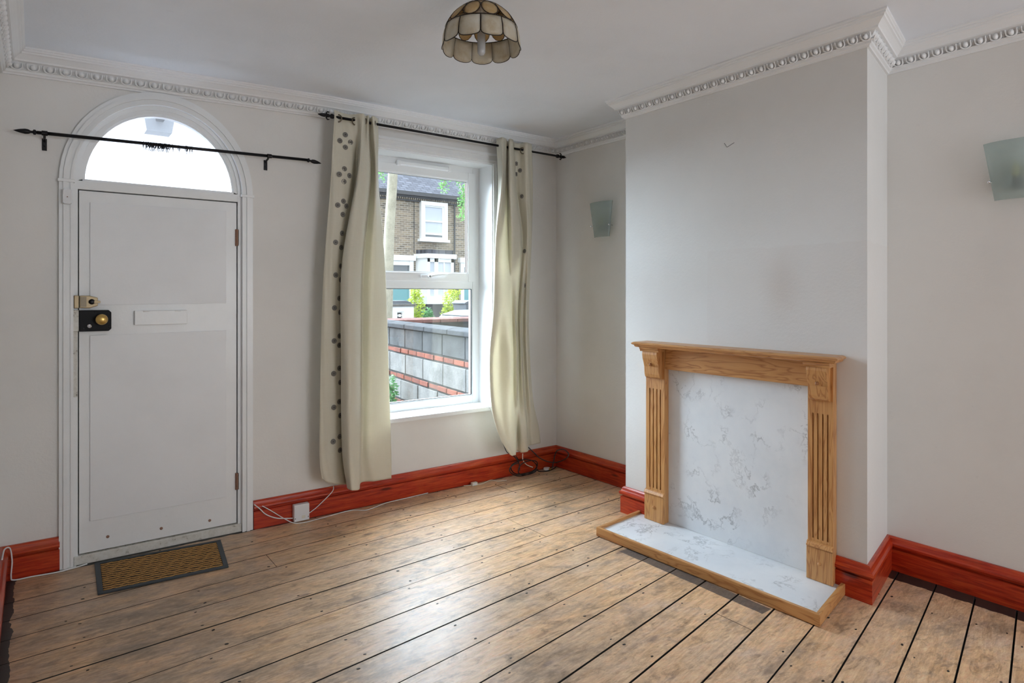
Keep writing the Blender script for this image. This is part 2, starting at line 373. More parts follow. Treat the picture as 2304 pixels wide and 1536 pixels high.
# ------------------------------------------------------------------ the setting: floor
FLOOR = tag(MB().box(XL-.1, W2+.25, YB-.1, D+.25, -.12, -.022).build('floor', M['subfloor']), 'bare old pine floorboards running the width of the room', 'floor', kind='structure')
LINES = [(.0, D-.002), (.0509, 3.7053), (.0567, 3.5059), (.0571, 3.3113), (.0553, 3.1021), (.0659, 2.8892), (.0831, 2.6598), (.091, 2.4331), (.1144, 2.1923), (.1326, 1.9604),
         (.1512, 1.7291), (.176, 1.4881), (.1865, 1.2798), (.2065, 1.0477), (.2089, .8621), (.2213, .6554), (.227, .4663), (.2375, .2699), (.2382, .111)]
c = .111
while c > -3.9: c -= .172; LINES.append((.2385, c))
JOINT = {2: [.997], 1: [2.726], 4: [2.368], 5: [2.374], 12: [2.401], 8: [.35], 10: [.6], 15: [1.4]}
NAIL = MB()
def board(i, x0, x1, gap):
    (m0, c0), (m1, c1) = LINES[i], LINES[i+1]      # far edge, near edge
    yf = lambda x: m0*x+c0-gap*.5
    yn = lambda x: m1*x+c1+gap*.5
    ang = math.atan(m1); ox, oy = x0, yn(x0)
    T = Matrix.Rotation(-ang, 4, 'Z') @ Matrix.Translation((-ox, -oy, 0))
    poly = [(x0, yn(x0)), (x1, yn(x1)), (x1, yf(x1)), (x0, yf(x0))]
    lift = random.uniform(-.0008, .0008)
    b = MB(); ch = .0011
    top = [T @ Vector((*p, 0)) for p in poly]; cen = sum(top, Vector())/4
    n = 4; vs = []
    for z, k in ((-.022, 0), (-ch, 0), (0, ch)):
        for p in top:
            q = p.copy(); q.y += (k if p.y < cen.y else -k); q.z = z+lift; vs.append(q)
    fs = [(3, 2, 1, 0), (8, 9, 10, 11)]
    for a in (0, 4):
        for k in range(4): fs.append((a+k, a+(k+1) % 4, a+4+(k+1) % 4, a+4+k))
    b.add(vs, fs)
    o = b.build('floorboard', M['floor'], FLOOR); o.data.materials.append(M['subfloor'])
    for p in o.data.polygons:
        if p.normal.z < .95: p.material_index = 1
    o.location = (ox, oy, 0); 
    o.rotation_euler = (0, 0, ang)
    return o
for i in range(len(LINES)-1):
    m0, c0 = LINES[i]; m1, c1 = LINES[i+1]
    ym = (m0+m1)/2*3.0+(c0+c1)/2
    xr = W-.002 if ym > Y1-.05 else (BX+.03 if ym > Y3+.06 else W2-.002)
    if c0 < YB-.02: 
        x0 = max(XL, (YB-c0)/m0+.02)
        if x0 > xr-.3: continue
    else: x0 = XL+.002
    gap = (.0034 if i < 5 else (.0042 if i < 10 else .0050))*random.uniform(.8, 1.3)
    if i in (8, 11): gap *= 1.3
    cuts = [x0]+JOINT.get(i, [])+[xr]
    for a, bb in zip(cuts[:-1], cuts[1:]): board(i, a+(.0012 if a != x0 else 0), bb-(.0012 if bb != xr else 0), gap)
    # pairs of cut nails over every joist
    for jx in (.12, .55, .98, 1.42, 1.86, 2.30, 2.74, 3.16):
        for side in (.16, .84):
            x = jx+random.uniform(-.02, .02)+.05*(i % 2); y = (m1*x+c1)*(1-side)+(m0*x+c0)*side
            if x < x0+.02 or x > xr-.02 or y < YB+.05: continue
            if random.random() < .22: continue
            a = random.uniform(-.5, .5); r = random.uniform(.0050, .0082)
            NAIL.lathe([(r, -.004), (r, .0011), (r*.6, .0013)], 6, Matrix.Translation((x, y, 0)) @ Matrix.Rotation(a, 4, 'Z') @ Matrix.Scale(.6, 4, (0, 1, 0)))
tag(NAIL.build('nail_heads', M['nail'], FLOOR), kind='stuff')

# ------------------------------------------------------------------ walls and ceiling
CX = .568; ZS = 1.985          # centre and springing line of the fanlight arch
def arch(a, b, zb, n=28, zs=ZS): return [(CX-a, zb), (CX-a, zs)]+[(CX-a*math.cos(PI*k/n), zs+b*math.sin(PI*k/n)) for k in range(1, n)]+[(CX+a, zs), (CX+a, zb)]
def holed_wall(name, outer, holes, y0, y1, mat):
    bm = bmesh.new(); edges = []
    for loop in [outer]+holes:
        vs = [bm.verts.new((x, y0, z)) for x, z in loop]
        edges += [bm.edges.new((vs[i], vs[(i+1) % len(vs)])) for i in range(len(vs))]
    bmesh.ops.triangle_fill(bm, use_beauty=True, use_dissolve=False, edges=edges)
    r = bmesh.ops.extrude_face_region(bm, geom=list(bm.faces))
    for v in [g for g in r['geom'] if isinstance(g, bmesh.types.BMVert)]: v.co.y = y1
    bmesh.ops.recalc_face_normals(bm, faces=bm.faces)
    me = bpy.data.meshes.new(name); bm.to_mesh(me); bm.free()
    return link_mesh(name, me, mat)
WX0, WX1, WZ0, WZ1 = 1.80, 2.80, .555, 2.395      # window opening
wf = holed_wall('wall_front', [(XL-.2, -.1), (W+.25, -.1), (W+.25, 2.8), (XL-.2, 2.8)],
                [arch(.43, .47, -.02), [(WX0, WZ0), (WX1, WZ0), (WX1, WZ1), (WX0, WZ1)]], D, D+.245, M['wall'])
tag(wf, 'cream front wall holding the arched door and the sash-style window', 'wall', kind='structure')
tag(MB().box(XL-.2, XL, YB-.15, D, -.1, 2.8).build('wall_left', M['wall']), 'cream left wall beside the white door', 'wall', kind='structure')
tag(MB().box(W, W+.25, Y1I, D, -.1, 2.8).box(W2, W2+.25, YB-.15, Y2, -.1, 2.8).build('wall_right', M['wall']), 'cream right wall in the alcoves either side of the chimney breast', 'wall', kind='structure')
tag(MB().prism([(BX, Y3), (W2, Y2), (W2+.25, Y2), (W2+.25, Y1I), (W, Y1I), (BX, Y1)], -.1, 2.8, 'z').build('wall_chimney_breast', M['breast']), 'pale chimney breast projecting behind the pine fireplace', 'wall', kind='structure')
tag(holed_wall('wall_back', [(XL-.2, -.1), (W2+.25, -.1), (W2+.25, 2.8), (XL-.2, 2.8)], [[(1.4, .57), (3.4, .57), (3.4, 2.27), (1.4, 2.27)]], YB, YB-.15, M['wall']), 'cream back wall with an opening added for the fill light, behind the viewpoint', 'wall', kind='structure')  # the opening is made up to hold the rear fill light
cb = MB()
xs = [XL-.2, 1.5, W2+.25]
vs = []
for z in (0, .1):
    for x in xs:
        for y in (YB-.15, D+.24): vs.append((x, y, H+z+(-.045*(1.5-x)/1.64 if x < 1.5 else 0)))
cb.add(vs, [(0, 2, 3, 1), (2, 4, 5, 3), (6, 7, 9, 8), (8, 9, 11, 10), (0, 1, 7, 6), (4, 10, 11, 5), (0, 6, 8, 2), (2, 8, 10, 4), (1, 3, 9, 7), (3, 5, 11, 9)])
tag(cb.build('ceiling', M['ceiling']), 'plain white plaster ceiling', 'ceiling', kind='structure')

# ------------------------------------------------------------------ runs of moulding (cornice, baseboard)
PATH = [(XL, YB), (XL, D), (W, D), (W, Y1I), (BX, Y1), (BX, Y3), (W2, Y2), (W2, YB)]
def nrm(a, b):
    d = Vector((b[0]-a[0], b[1]-a[1])).normalized(); return Vector((d.y, -d.x))
def mitre(n1, n2):
    s = n1+n2; return s/(s.dot(n1))
def run(name, P0, P1, m0, m1, prof, mat, z0=0, follow=False, parent=None, nseg=1):
    vs = []; fs = []; n = len(prof); P0 = Vector(P0); P1 = Vector(P1)
    for k in range(nseg+1):
        u = k/nseg
        for d, z in prof:
            a = P0+m0*d; b = P1+m1*d; p = a.lerp(b, u); vs.append((p.x, p.y, z0+z+(sag(p.x) if follow else 0)))
    for k in range(nseg):
        for i in range(n): fs.append((k*n+i, k*n+(i+1) % n, (k+1)*n+(i+1) % n, (k+1)*n+i))
    fs.append(tuple(range(n))[::-1]); fs.append(tuple(range(nseg*n, (nseg+1)*n)))
    return MB().add(vs, fs).build(name, mat, parent)
CORN = [(0, .02), (.10, .02), (.10, -.008), (.094, -.012), (.094, -.019), (.087, -.022), (.086, -.029), (.078, -.033), (.068, -.042), (.058, -.052), (.056, -.060), (.041, -.063),
        (.021, -.091), (.030, -.095), (.023, -.098), (.021, -.108), (.013, -.112), (.010, -.119), (0, -.119)]
# one egg with its shell and the dart beside it, x along the run, y outward, z up the face
def egg_mesh():
    b = MB(); w = .0225; h = .0165; vs = []; fs = []
    for i in range(5):
        t = i/4*PI/2
        for k in range(10):
            a = 2*PI*k/10; zz = math.sin(a)*h*(1.0 if math.sin(a) < 0 else .86)
            vs.append((math.cos(a)*w*.57*math.cos(t), .020*math.sin(t), zz*math.cos(t)))
    for i in range(4):
        for k in range(10): fs.append((i*10+k, i*10+(k+1) % 10, (i+1)*10+(k+1) % 10, (i+1)*10+k))
    b.add(vs, fs)
    U = [(-w, .008, .016), (-w, .009, .004)]+[(math.cos(a)*w, .009, math.sin(a)*h*1.1) for a in [PI*(1+k/8) for k in range(1, 8)]]+[(w, .009, .004), (w, .008, .016)]
    b.tube(U, .0042, 5)
    b.add([(.025, 0, .012), (.037, 0, .012), (.031, 0, -.018), (.031, .015, .008)], [(0, 1, 3), (1, 2, 3), (2, 0, 3)])
    me = b.mesh('egg_and_dart'); me.materials.append(M['plaster'])
    for p in me.polygons: p.use_smooth = True
    return me
EGG = egg_mesh()
CNAME = ['left wall above the door side', 'front wall over the door and window', 'alcove beside the window', 'hidden side of the chimney breast', 'front of the chimney breast', 'right-hand return of the chimney breast', 'alcove right of the chimney breast']
nn = [nrm(PATH[i], PATH[i+1]) for i in range(7)]
for i in range(7):
    m0 = mitre(nn[i-1], nn[i]) if i else nn[i]; m1 = mitre(nn[i], nn[i+1]) if i < 6 else nn[i]
    o = run('trim_%d' % (i+1), PATH[i], PATH[i+1], m0, m1, CORN, M['plaster'], H, True, nseg=20 if i == 1 else 1)
    tag(o, 'white egg-and-dart cornice along the '+CNAME[i], 'cornice', kind='structure')
    A = Vector(PATH[i])+m0*.031; B = Vector(PATH[i+1])+m1*.031; L = (B-A).length; t = (B-A).normalized(); n = nn[i]
    if i == 3: continue
    pitch = .066 if i == 1 else .058
    cnt = max(1, round(L/pitch)); sc = (L/cnt)/.062
    X = Vector((-t.x, -t.y, 0)); Yv = Vector((n.x*.83, n.y*.83, -.555)).normalized(); Z = X.cross(Yv)
    for k in range(cnt):
        p = A.lerp(B, (k+.5)/cnt)
        if i in (0, 6) and p.y < .35: continue
        e = bpy.data.objects.new('egg_and_dart', EGG); COL.objects.link(e); e.parent = o
        R = Matrix((X*sc, Yv, Z*1.0)).transposed().to_4x4()
        e.matrix_local = Matrix.Translation((p.x, p.y, H-.077+sag(p.x))) @ R
BASE = [(0, 0), (.026, 0), (.026, .106), (.015, .109), (.015, .114), (.029, .118), (.034, .127), (.033, .136), (.024, .142), (.021, .148), (.017, .160), (.010, .167), (0, .167)]
mt = [mitre(nn[i], nn[i+1]) for i in range(6)]
def base(name, P0, P1, m0, m1, label): return tag(run(name, P0, P1, m0, m1, BASE, M['red']), label, 'baseboard', kind='structure')
base('baseboard_front_left', (XL, D), (.098, D), mt[0], nn[1], 'short red varnished baseboard between the left wall and the door frame')
base('baseboard_front_right', (1.045, D), (W, D), nn[1], mt[1], 'long red varnished baseboard under the window')
base('baseboard_left', (XL, YB), (XL, D), nn[0], mt[0], 'red varnished baseboard along the left wall')
base('baseboard_right_alcove_window', (W, D), (W, Y1I), mt[1], mt[2], 'red varnished baseboard in the alcove beside the window')
base('baseboard_breast_side', (W, Y1I), (BX, Y1), mt[2], mt[3], 'red baseboard round the hidden side of the chimney breast')
base('baseboard_breast_left', (BX, Y1), (BX, 2.665), mt[3], nn[4], 'short red baseboard left of the pine fireplace')
base('baseboard_breast_right', (BX, 1.518), (BX, Y3), nn[4], mt[4], 'short red baseboard right of the pine fireplace')
base('baseboard_breast_return', (BX, Y3), (W2, Y2), mt[4], mt[5], 'red baseboard on the return of the chimney breast')
base('baseboard_right_alcove_near', (W2, Y2), (W2, YB), mt[5], nn[6], 'red varnished baseboard along the wall right of the chimney breast')

# ------------------------------------------------------------------ front door, frame and fanlight
def ring(outer, inner, y0, y1, b=None):
    b = b or MB(); n = len(outer); vs = []; fs = []
    for y in (y0, y1):
        vs += [(x, y, z) for x, z in outer]+[(x, y, z) for x, z in inner]
    for i in range(n-1):
        fs += [(i, i+1, n+i+1, n+i), (2*n+i, 3*n+i, 3*n+i+1, 2*n+i+1), (i, 2*n+i, 2*n+i+1, i+1), (n+i, n+i+1, 3*n+i+1, 3*n+i)]
    for i in (0, n-1): fs.append((i, n+i, 3*n+i, 2*n+i))
    return b.add(vs, fs)
ar = MB()
for a0, b0, a1, b1, y0 in ((.473, .527, .455, .507, D-.022), (.455, .507, .437, .487, D-.031), (.437, .487, .425, .473, D-.024), (.425, .473, .412, .459, D-.029)):
    ring(arch(a0, b0, .0), arch(a1, b1, .0), y0, D+.004, ar)
o = ar.build('trim_8', M['gloss']); tag(o, 'white arched moulding framing the front door and fanlight', 'door surround', kind='structure')
MB().box(CX-.478, CX-.405, D-.034, D+.0, ZS-.008, ZS+.008).build('impost_block', M['gloss'], o, bevel=.003)
MB().box(CX+.405, CX+.478, D-.034, D+.0, ZS-.008, ZS+.008).build('impost_block', M['gloss'], o, bevel=.003)
MB().box(CX-.47, CX-.40, D-.030, D+.0, 0, .004).build('foot', M['gloss'], o)
fr = MB()
ring(arch(.412, .459, .0), arch(.392, .437, .0), D-.004, D+.10, fr)
o2 = fr.build('trim_9', M['gloss']); tag(o2, 'white inner door frame with transom bar under the fanlight', 'door frame', kind='structure')
MB().box(CX-.395, CX+.395, D-.002, D+.09, 1.949, 1.994).build('transom_bar', M['gloss'], o2, bevel=.003)
def mat_scuffed():
    t = NT('flaking_white_paint', .5); n = t.noise(t.coord('Position'), 22, 7, .75); n2 = t.noise(t.coord('Position'), 5, 4, .6)
    c = t.ramp(n, [(.36, (.17, .14, .11)), (.42, (.62, .60, .54)), (.6, (.74, .73, .69))]); t.color(t.mix(t.math('MULTIPLY', n2, .3), c, (.50, .47, .40))); t.bump(n, .5, .004); return t.m
M['scuff'] = mat_scuffed()
MB().box(CX-.41, CX+.41, D-.012, D+.10, 0, .047).build('threshold', M['scuff'], o2, bevel=.003)
# fanlight
fl = ring(arch(.392, .437, 1.994), arch(.372, .414, 2.003), D+.004, D+.07).build('window_2', M['gloss'])
tag(fl, 'semicircular fanlight glowing with daylight above the door', 'window', kind='structure')
MB().box(CX-.375, CX+.375, D+.006, D+.06, 1.990, 2.005).build('bottom_bead', M['gloss'], fl)
ring(arch(.374, .416, 2.0), arch(.362, .403, 2.008), D+.012, D+.055).build('glazing_bead', M['gloss'], fl)
MB().prism(arch(.37, .411, 2.0), D+.030, D+.034).build('pane', M['fanglass'], fl)
# porch lantern bracket seen through the top of the fanlight
po = MB().prism([(-.085, .05), (.085, .05), (.068, -.05), (-.068, -.05)], -.06, .06, 'y').build('porch_light', NT('grey_lantern_casing', .6, (.10, .105, .11)).m)
po.location = (.60, D+.42, 2.435); tag(po, 'grey tapered porch light seen through the top of the fanlight', 'porch light')
MB().box(-.02, .02, -.175, -.06, .01, .04).build('bracket', M['iron'], po)
# the door
dr = MB().box(.181, .955, D+.006, D+.05, .052, 1.944).build('door_1', M['gloss'], bevel=.002)
tag(dr, 'white painted front door with two flush panels', 'door', kind='structure')
MB().box(.172, .964, D+.052, D+.09, .047, 1.950).build('dark_rebate', M['subfloor'], dr)
def panel(name, x0, x1, z0, z1): return MB().prism([(x0, z0), (x1, z0+.004), (x1, z1+.006), (x0, z1)], D-.0015, D+.0065).build(name, M['hardboard'], dr, bevel=.0006, seg=1)
panel('panel', .229, .896, 1.347, 1.885); panel('panel', .229, .896, .215, 1.187)
lb = MB().box(.430, .687, D-.016, D+.006, 1.236, 1.314).build('letter_flap', M['gloss'], dr, bevel=.003)
for hx in (.485, .64): MB().tube([(hx-.015, D-.017, 1.311), (hx+.015, D-.017, 1.311)], .0035, 8).build('hinge_pin', M['gloss'], lb)
for z in (1.689, .249):
    hg = MB().box(.947, .955, D-.004, D+.006, z, z+.098).box(.957, .965, D-.004, D+.006, z, z+.098)
    for k in range(5): hg.lathe([(.0062, 0), (.0062, .0175)], 10, Matrix.Translation((.956, D-.005, z+.004+k*.0186)))
    hg.build('hinge', M['rust'], dr)
for x, z in ((.308, .115), (.56, .104), (.808, .096)): MB().lathe([(.008, 0), (.008, .003), (.005, .0045)], 10, place((x, D+.007, z), (0, -1, 0))).build('screw_head', M['rust'], dr)
# rim lock: black case, brass knob, key
rl = MB().prism([(.181, 1.210), (.310, 1.210), (.322, 1.222), (.322, 1.308), (.310, 1.320), (.181, 1.320)], D-.030, D+.006).build('rim_lock', NT('black_japanned_steel', .5, (.004, .004, .005), spec=.2).m, dr, bevel=.003)
MB().lathe([(.017, 0), (.017, .003), (.010, .006), (.010, .018), (.022, .024), (.028, .033), (.028, .040), (.020, .050), (.006, .053)], 24, place((.276, D-.030, 1.272), (0, -1, 0))).build('brass_knob', M['brass'], rl, smooth=True)
MB().lathe([(.012, 0), (.012, .003), (.009, .008), (.003, .010)], 16, place((.225, D-.030, 1.238), (0, -1, 0))).box(.2225, .2275, D-.052, D-.030, 1.228, 1.240).build('keyhole_cover', M['chrome'], rl, smooth=True)
for x, z in ((.20, 1.225), (.252, 1.310), (.312, 1.232), (.308, 1.304)): MB().lathe([(.0045, 0), (.003, .0025)], 8, place((x, D-.030, z), (0, -1, 0))).build('screw_head', M['iron'], rl)
# night latch above it
nl = MB().prism([(.182, 1.332), (.225, 1.330), (.262, 1.343), (.262, 1.385), (.225, 1.396), (.182, 1.396)], D-.028, D+.006).build('night_latch', M['oldbrass'], dr, bevel=.004)
MB().box(.186, .212, D-.0295, D-.027, 1.338, 1.390).build('maker_plate', M['eyelet'], nl)
MB().lathe([(.014, 0), (.014, .006), (.010, .010), (.010, .018), (.006, .019)], 18, place((.235, D-.028, 1.364), (0, -1, 0))).build('turn_knob', M['iron'], nl, smooth=True)
MB().box(.240, .272, D-.043, D-.034, 1.357, 1.369).build('knob_lever', M['oldbrass'], nl, bevel=.002)
MB().box(.158, .179, D-.030, D-.004, 1.330, 1.397).build('latch_keep', M['oldbrass'], o2, bevel=.004)
MB().box(.152, .179, D-.026, D-.004, 1.212, 1.322).build('lock_keep', M['scuff'], o2, bevel=.003)
MB().box(.153, .174, D-.009, D-.004, .872, 1.210).build('worn_strip', M['scuff'], o2)
# ------------------------------------------------------------------ window
wi = empty('window_1', (0, 0, 0)); tag(wi, 'white plastic window with a top-hung sash over a fixed pane', 'window', kind='structure')
FY0, FY1 = 4.195, 4.255
def frame(x0, x1, z0, z1, w, y0, y1, wb=None):
    wb = wb or w
    return MB().box(x0, x0+w, y0, y1, z0, z1).box(x1-w, x1, y0, y1, z0, z1).box(x0+w, x1-w, y0, y1, z0, z0+wb).box(x0+w, x1-w, y0, y1, z1-w, z1)
f = frame(WX0, WX1, WZ0, WZ1, .062, FY0, FY1); f.build('outer_frame', M['upvc'], wi, bevel=.004)
MB().box(WX0+.062, WX1-.062, FY0, FY1, 1.452, 1.512).build('transom', M['upvc'], wi, bevel=.006)
s = frame(WX0+.045, WX1-.045, 1.500, 2.345, .066, FY0-.014, FY0+.03).build('sash', M['upvc'], wi, bevel=.006)
frame(WX0+.108, WX1-.108, 1.563, 2.282, .010, FY0-.004, FY0+.02).build('glazing_bead', M['upvc'], s)
frame(WX0+.060, WX1-.060, .615, 1.454, .012, FY0+.006, FY0+.03).build('glazing_bead', M['upvc'], wi)
MB().box(WX0+.10, WX1-.10, FY0+.008, FY0+.012, 1.555, 2.29).build('pane', M['glass'], s)
MB().box(WX0+.06, WX1-.06, FY0+.016, FY0+.020, .61, 1.46).build('pane', M['glass'], wi)
gk = MB()
for x0, x1, z0, z1 in ((WX0+.118, WX1-.118, 1.573, 2.272), (WX0+.072, WX1-.072, .627, 1.442)):
    gk.box(x0-.003, x0, FY0+.003, FY0+.016, z0, z1).box(x1, x1+.003, FY0+.003, FY0+.016, z0, z1).box(x0, x1, FY0+.003, FY0+.016, z0-.003, z0).box(x0, x1, FY0+.003, FY0+.016, z1, z1+.003)
gk.build('gasket', M['black_rubber'], wi)
tv = MB().prism([(FY0-.034, 2.338), (FY0-.014, 2.332), (FY0-.012, 2.362), (FY0-.030, 2.360)], 2.08, 2.52, 'x').build('trickle_vent', M['upvc'], wi, bevel=.002)
for k in range(2): MB().box(2.08-.004 if k == 0 else 2.50, 2.10 if k == 0 else 2.524, FY0-.036, FY0-.012, 2.329, 2.364).build('end_cap', M['upvc'], tv, bevel=.002)
hd = MB().box(2.27, 2.36, FY0-.030, FY0-.014, 1.525, 1.548).build('handle_base', M['upvc'], wi, bevel=.004)
MB().lathe([(.013, 0), (.013, .016), (.010, .02)], 14, place((2.335, FY0-.028, 1.537), (0, -1, 0))).tube([(2.335, FY0-.045, 1.537), (2.37, FY0-.050, 1.545), (2.43, FY0-.045, 1.553), (2.49, FY0-.042, 1.555)], .0075, 8, taper=[1.1, 1.1, .9, .6]).build('lever', M['upvc'], hd, smooth=True)
MB().lathe([(.007, 0), (.007, .003)], 12, place((2.335, FY0-.048, 1.537), (0, -1, 0))).build('lock_button', M['black_rubber'], hd)
# white-painted linings of the reveal and the sill
MB().box(WX1-.006, WX1, D, FY0, WZ0, WZ1).build('reveal_lining', M['gloss'], wi); MB().box(WX0, WX0+.006, D, FY0, WZ0, WZ1).build('reveal_lining', M['gloss'], wi)
MB().box(WX0, WX1, D, FY0, WZ1-.006, WZ1).build('reveal_lining', M['gloss'], wi)
MB().box(WX0-.06, WX1+.05, D-.040, D, WZ0-.028, WZ0+.004).box(WX0, WX1, D, FY0, WZ0-.01, WZ0+.004).build('window_sill', M['gloss'], wi, bevel=.006)
wa = MB()
for k, (o0, o1, y) in enumerate(((.0, .020, .014), (.020, .028, .022), (.028, .058, .016), (.058, .076, .030))):
    wa.box(WX1+o0, WX1+o1, D-y, D, WZ0+.004, WZ1+o1).box(WX0-o1, WX0-o0, D-y, D, WZ0+.004, WZ1+o1).box(WX0-o0, WX1+o0, D-y, D, WZ1+o0, WZ1+o1)
wa.build('architrave', M['gloss'], wi)
MB().lathe([(.010, 0), (.012, .012), (.008, .02)], 14, place((WX1+.045, D-.018, 2.375), (0, -1, 0))).build('net_hook', M['plastic'], wi, smooth=True)
# unseen frame added round the fill light's opening behind the viewpoint
bw = frame(1.4, 3.4, .57, 2.27, .06, YB-.06, YB-.02); tag(bw.build('fill_light_frame', M['upvc']), 'white frame added round the fill light opening in the back wall, behind the viewpoint', 'window', kind='structure')
# ------------------------------------------------------------------ fireplace (the house is out of square: pieces stand askew by SK)
def SK(y): return .13+(2.69-y)/1.3*.09
def FP(s, d, z): return (BX-d, s-d*SK(s), z)          # along the wall, out from the breast, up
def fbox(b, s0, s1, d0, d1, z0, z1):
    return b.add([FP(s0,d0,z0),FP(s1,d0,z0),FP(s1,d1,z0),FP(s0,d1,z0),FP(s0,d0,z1),FP(s1,d0,z1),FP(s1,d1,z1),FP(s0,d1,z1)], [(0,3,2,1),(4,5,6,7),(0,1,5,4),(1,2,6,5),(2,3,7,6),(3,0,4,7)])
def fprof(b, s0, s1, prof):
    n = len(prof); vs = [FP(s0, d, z) for d, z in prof]+[FP(s1, d, z) for d, z in prof]
    return b.add(vs, [tuple(range(n))[::-1], tuple(range(n, 2*n))]+[(i, (i+1) % n, n+(i+1) % n, n+i) for i in range(n)])
fpl = empty('fireplace_surround', (BX-.05, 2.08, .04)); tag(fpl, 'varnished pine fire surround with fluted legs and a marble back panel', 'fireplace')
def fchild(b, name, mat, parent=None, **kw):
    p = parent or fpl
    o = b.build(name, mat, None, **kw); o.parent = p
    base_ = fpl.location
    if p is fpl: o.location = -base_
    return o
ZH = .040      # top of the hearth slab
fchild(fbox(MB(), 1.60, 2.60, .002, .012, ZH, .99), 'back_panel', M['marble'])
LEG = ((2.519, 2.660), (1.520, 1.642))
for li, (s0, s1) in enumerate(LEG):
    w = s1-s0; bL = MB()
    nf = 4; m = w*.16; fw = (w-2*m)/(nf*2-1)
    d0, d1 = .002, .058; zb, zt = ZH, 1.084; zf0, zf1 = .235, .835
    cuts = [s0]; 
    for k in range(nf): cuts += [s0+m+fw*2*k+fw*.2, s0+m+fw*(2*k+1)-fw*.2]
    cuts.append(s1)
    fbox(bL, s0, s1, d0, d1-.009, zb, zt); fbox(bL, s0, s1, d1-.009, d1, zb, zf0); fbox(bL, s0, s1, d1-.009, d1, zf1, zt)
    for k in range(0, len(cuts)-1, 2): fbox(bL, cuts[k], cuts[k+1], d1-.009, d1, zf0, zf1)
    leg = fchild(bL, 'leg', M['pine_v'])
    e0, e1 = s0-.003, s1+.003 
    pl = MB(); fbox(pl, e0, e1, .058, .073, ZH, .195); fprof(pl, e0, e1, [(.058, .195), (.073, .195), (.080, .200), (.080, .206), (.074, .210), (.070, .218), (.058, .222)])
    pb = fchild(pl, 'plinth_block', M['pine_v'], bevel=.003)
    yc = (s0+s1)/2; P = FP(yc, .073, .125)
    fchild(MB().lathe([(.009, -.004), (.009, .003), (.007, .007), (.003, .009)], 14, place(P, (-1, 0, 0))), 'peg', M['pine_v'], smooth=True)
    # corbel: an S-curved bracket under the shelf
    c0, c1 = s0+w*.10, s1-w*.10
    S = [(.058, 1.062), (.118, 1.062), (.120, 1.045), (.116, 1.02), (.106, .995), (.098, .970), (.096, .945), (.094, .925), (.088, .908), (.076, .900), (.058, .898)]
    fchild(fprof(MB(), c0, c1, S), 'corbel', M['pine_v'], bevel=.0025)
    cap = MB(); fprof(cap, c0-.014, c1+.014, [(.058, 1.085), (.132, 1.085), (.130, 1.078), (.124, 1.072), (.122, 1.062), (.058, 1.062)])
    fchild(cap, 'corbel_cap', M['pine_h'])
    P = FP(yc, .104, .985)
    fchild(MB().lathe([(.009, -.004), (.009, .004), (.007, .009), (.003, .011)], 14, place(P, (-1, 0, -.2))), 'peg', NT('dark_pine_peg', .4, (.30, .12, .04)).m, smooth=True)
fchild(fbox(MB(), 1.643, 2.518, .002, .050, .958, 1.085), 'frieze', M['pine_h'], bevel=.002)
sh = MB(); T0, T1 = 1.474, 2.712
prof = [(.002, 1.085), (.128, 1.085), (.134, 1.090), (.136, 1.097), (.146, 1.101), (.150, 1.107), (.142, 1.113), (.134, 1.116), (.002, 1.116)]
# shelf with moulded returns: three-sided sweep
n = len(prof); vs = []
for s_end, sg in ((T0, -1), (T1, 1)):
    for d, z in prof:
        vs.append(FP(s_end+sg*(d-.128)*.9 if d > .1 else s_end-sg*.0+sg*0, d, z))
rim = MB()
def ringpt(d, z): 
    o_ = d-.150
    return [FP(T0-o_-.0, .0021, z), FP(T0-o_, d, z), FP(T1+o_, d, z), FP(T1+o_, .0021, z)]
R_ = [ringpt(d, z) for d, z in prof[1:-1]]
vs = [p for r in R_ for p in r]; fs = []
for i in range(len(R_)-1):
    for k in range(3): fs.append((i*4+k, i*4+k+1, (i+1)*4+k+1, (i+1)*4+k))
    fs.append((i*4+3, i*4, (i+1)*4, (i+1)*4+3))
fs.append((0, 1, 2, 3)); q = (len(R_)-1)*4; fs.append((q, q+1, q+2, q+3))
fchild(MB().add(vs, fs), 'mantel_shelf', M['pine_h'])
# hearth
HC = [(2.611, 2.692), (2.643, 1.388), (3.045, 1.472), (3.045, 2.748)]   # front left, front right, back right, back left (outer edge)
he = empty('hearth', (2.84, 2.07, 0)); tag(he, 'low white marble hearth slab edged in pine, in front of the fire surround', 'hearth')
def hchild(b, name, mat, **kw):
    o = b.build(name, mat, None, **kw); o.parent = he; o.location = -he.location; return o
t = .020
def lerp2(a, b, u): return (a[0]+(b[0]-a[0])*u, a[1]+(b[1]-a[1])*u)
FL, FR, BR, BL = HC
FLi = (FL[0]+t, FL[1]-t+.003); FRi = (FR[0]+t, FR[1]+t+.004)
BLi = (BL[0], BL[1]-t); BRi = (BR[0], BR[1]+t)
hchild(MB().prism([FLi, FRi, BRi, BLi], .003, ZH-.001, 'z'), 'slab', M['marble'])
hchild(MB().prism([FL, FR, FRi, FLi], .003, .054, 'z'), 'edging', M['pine_h'], bevel=.004)
hchild(MB().prism([FR, BR, BRi, FRi], .003, .054, 'z'), 'edging', M['pine_x'], bevel=.004)
hchild(MB().prism([FL, FLi, BLi, BL], .003, .054, 'z'), 'edging', M['pine_x'], bevel=.004)

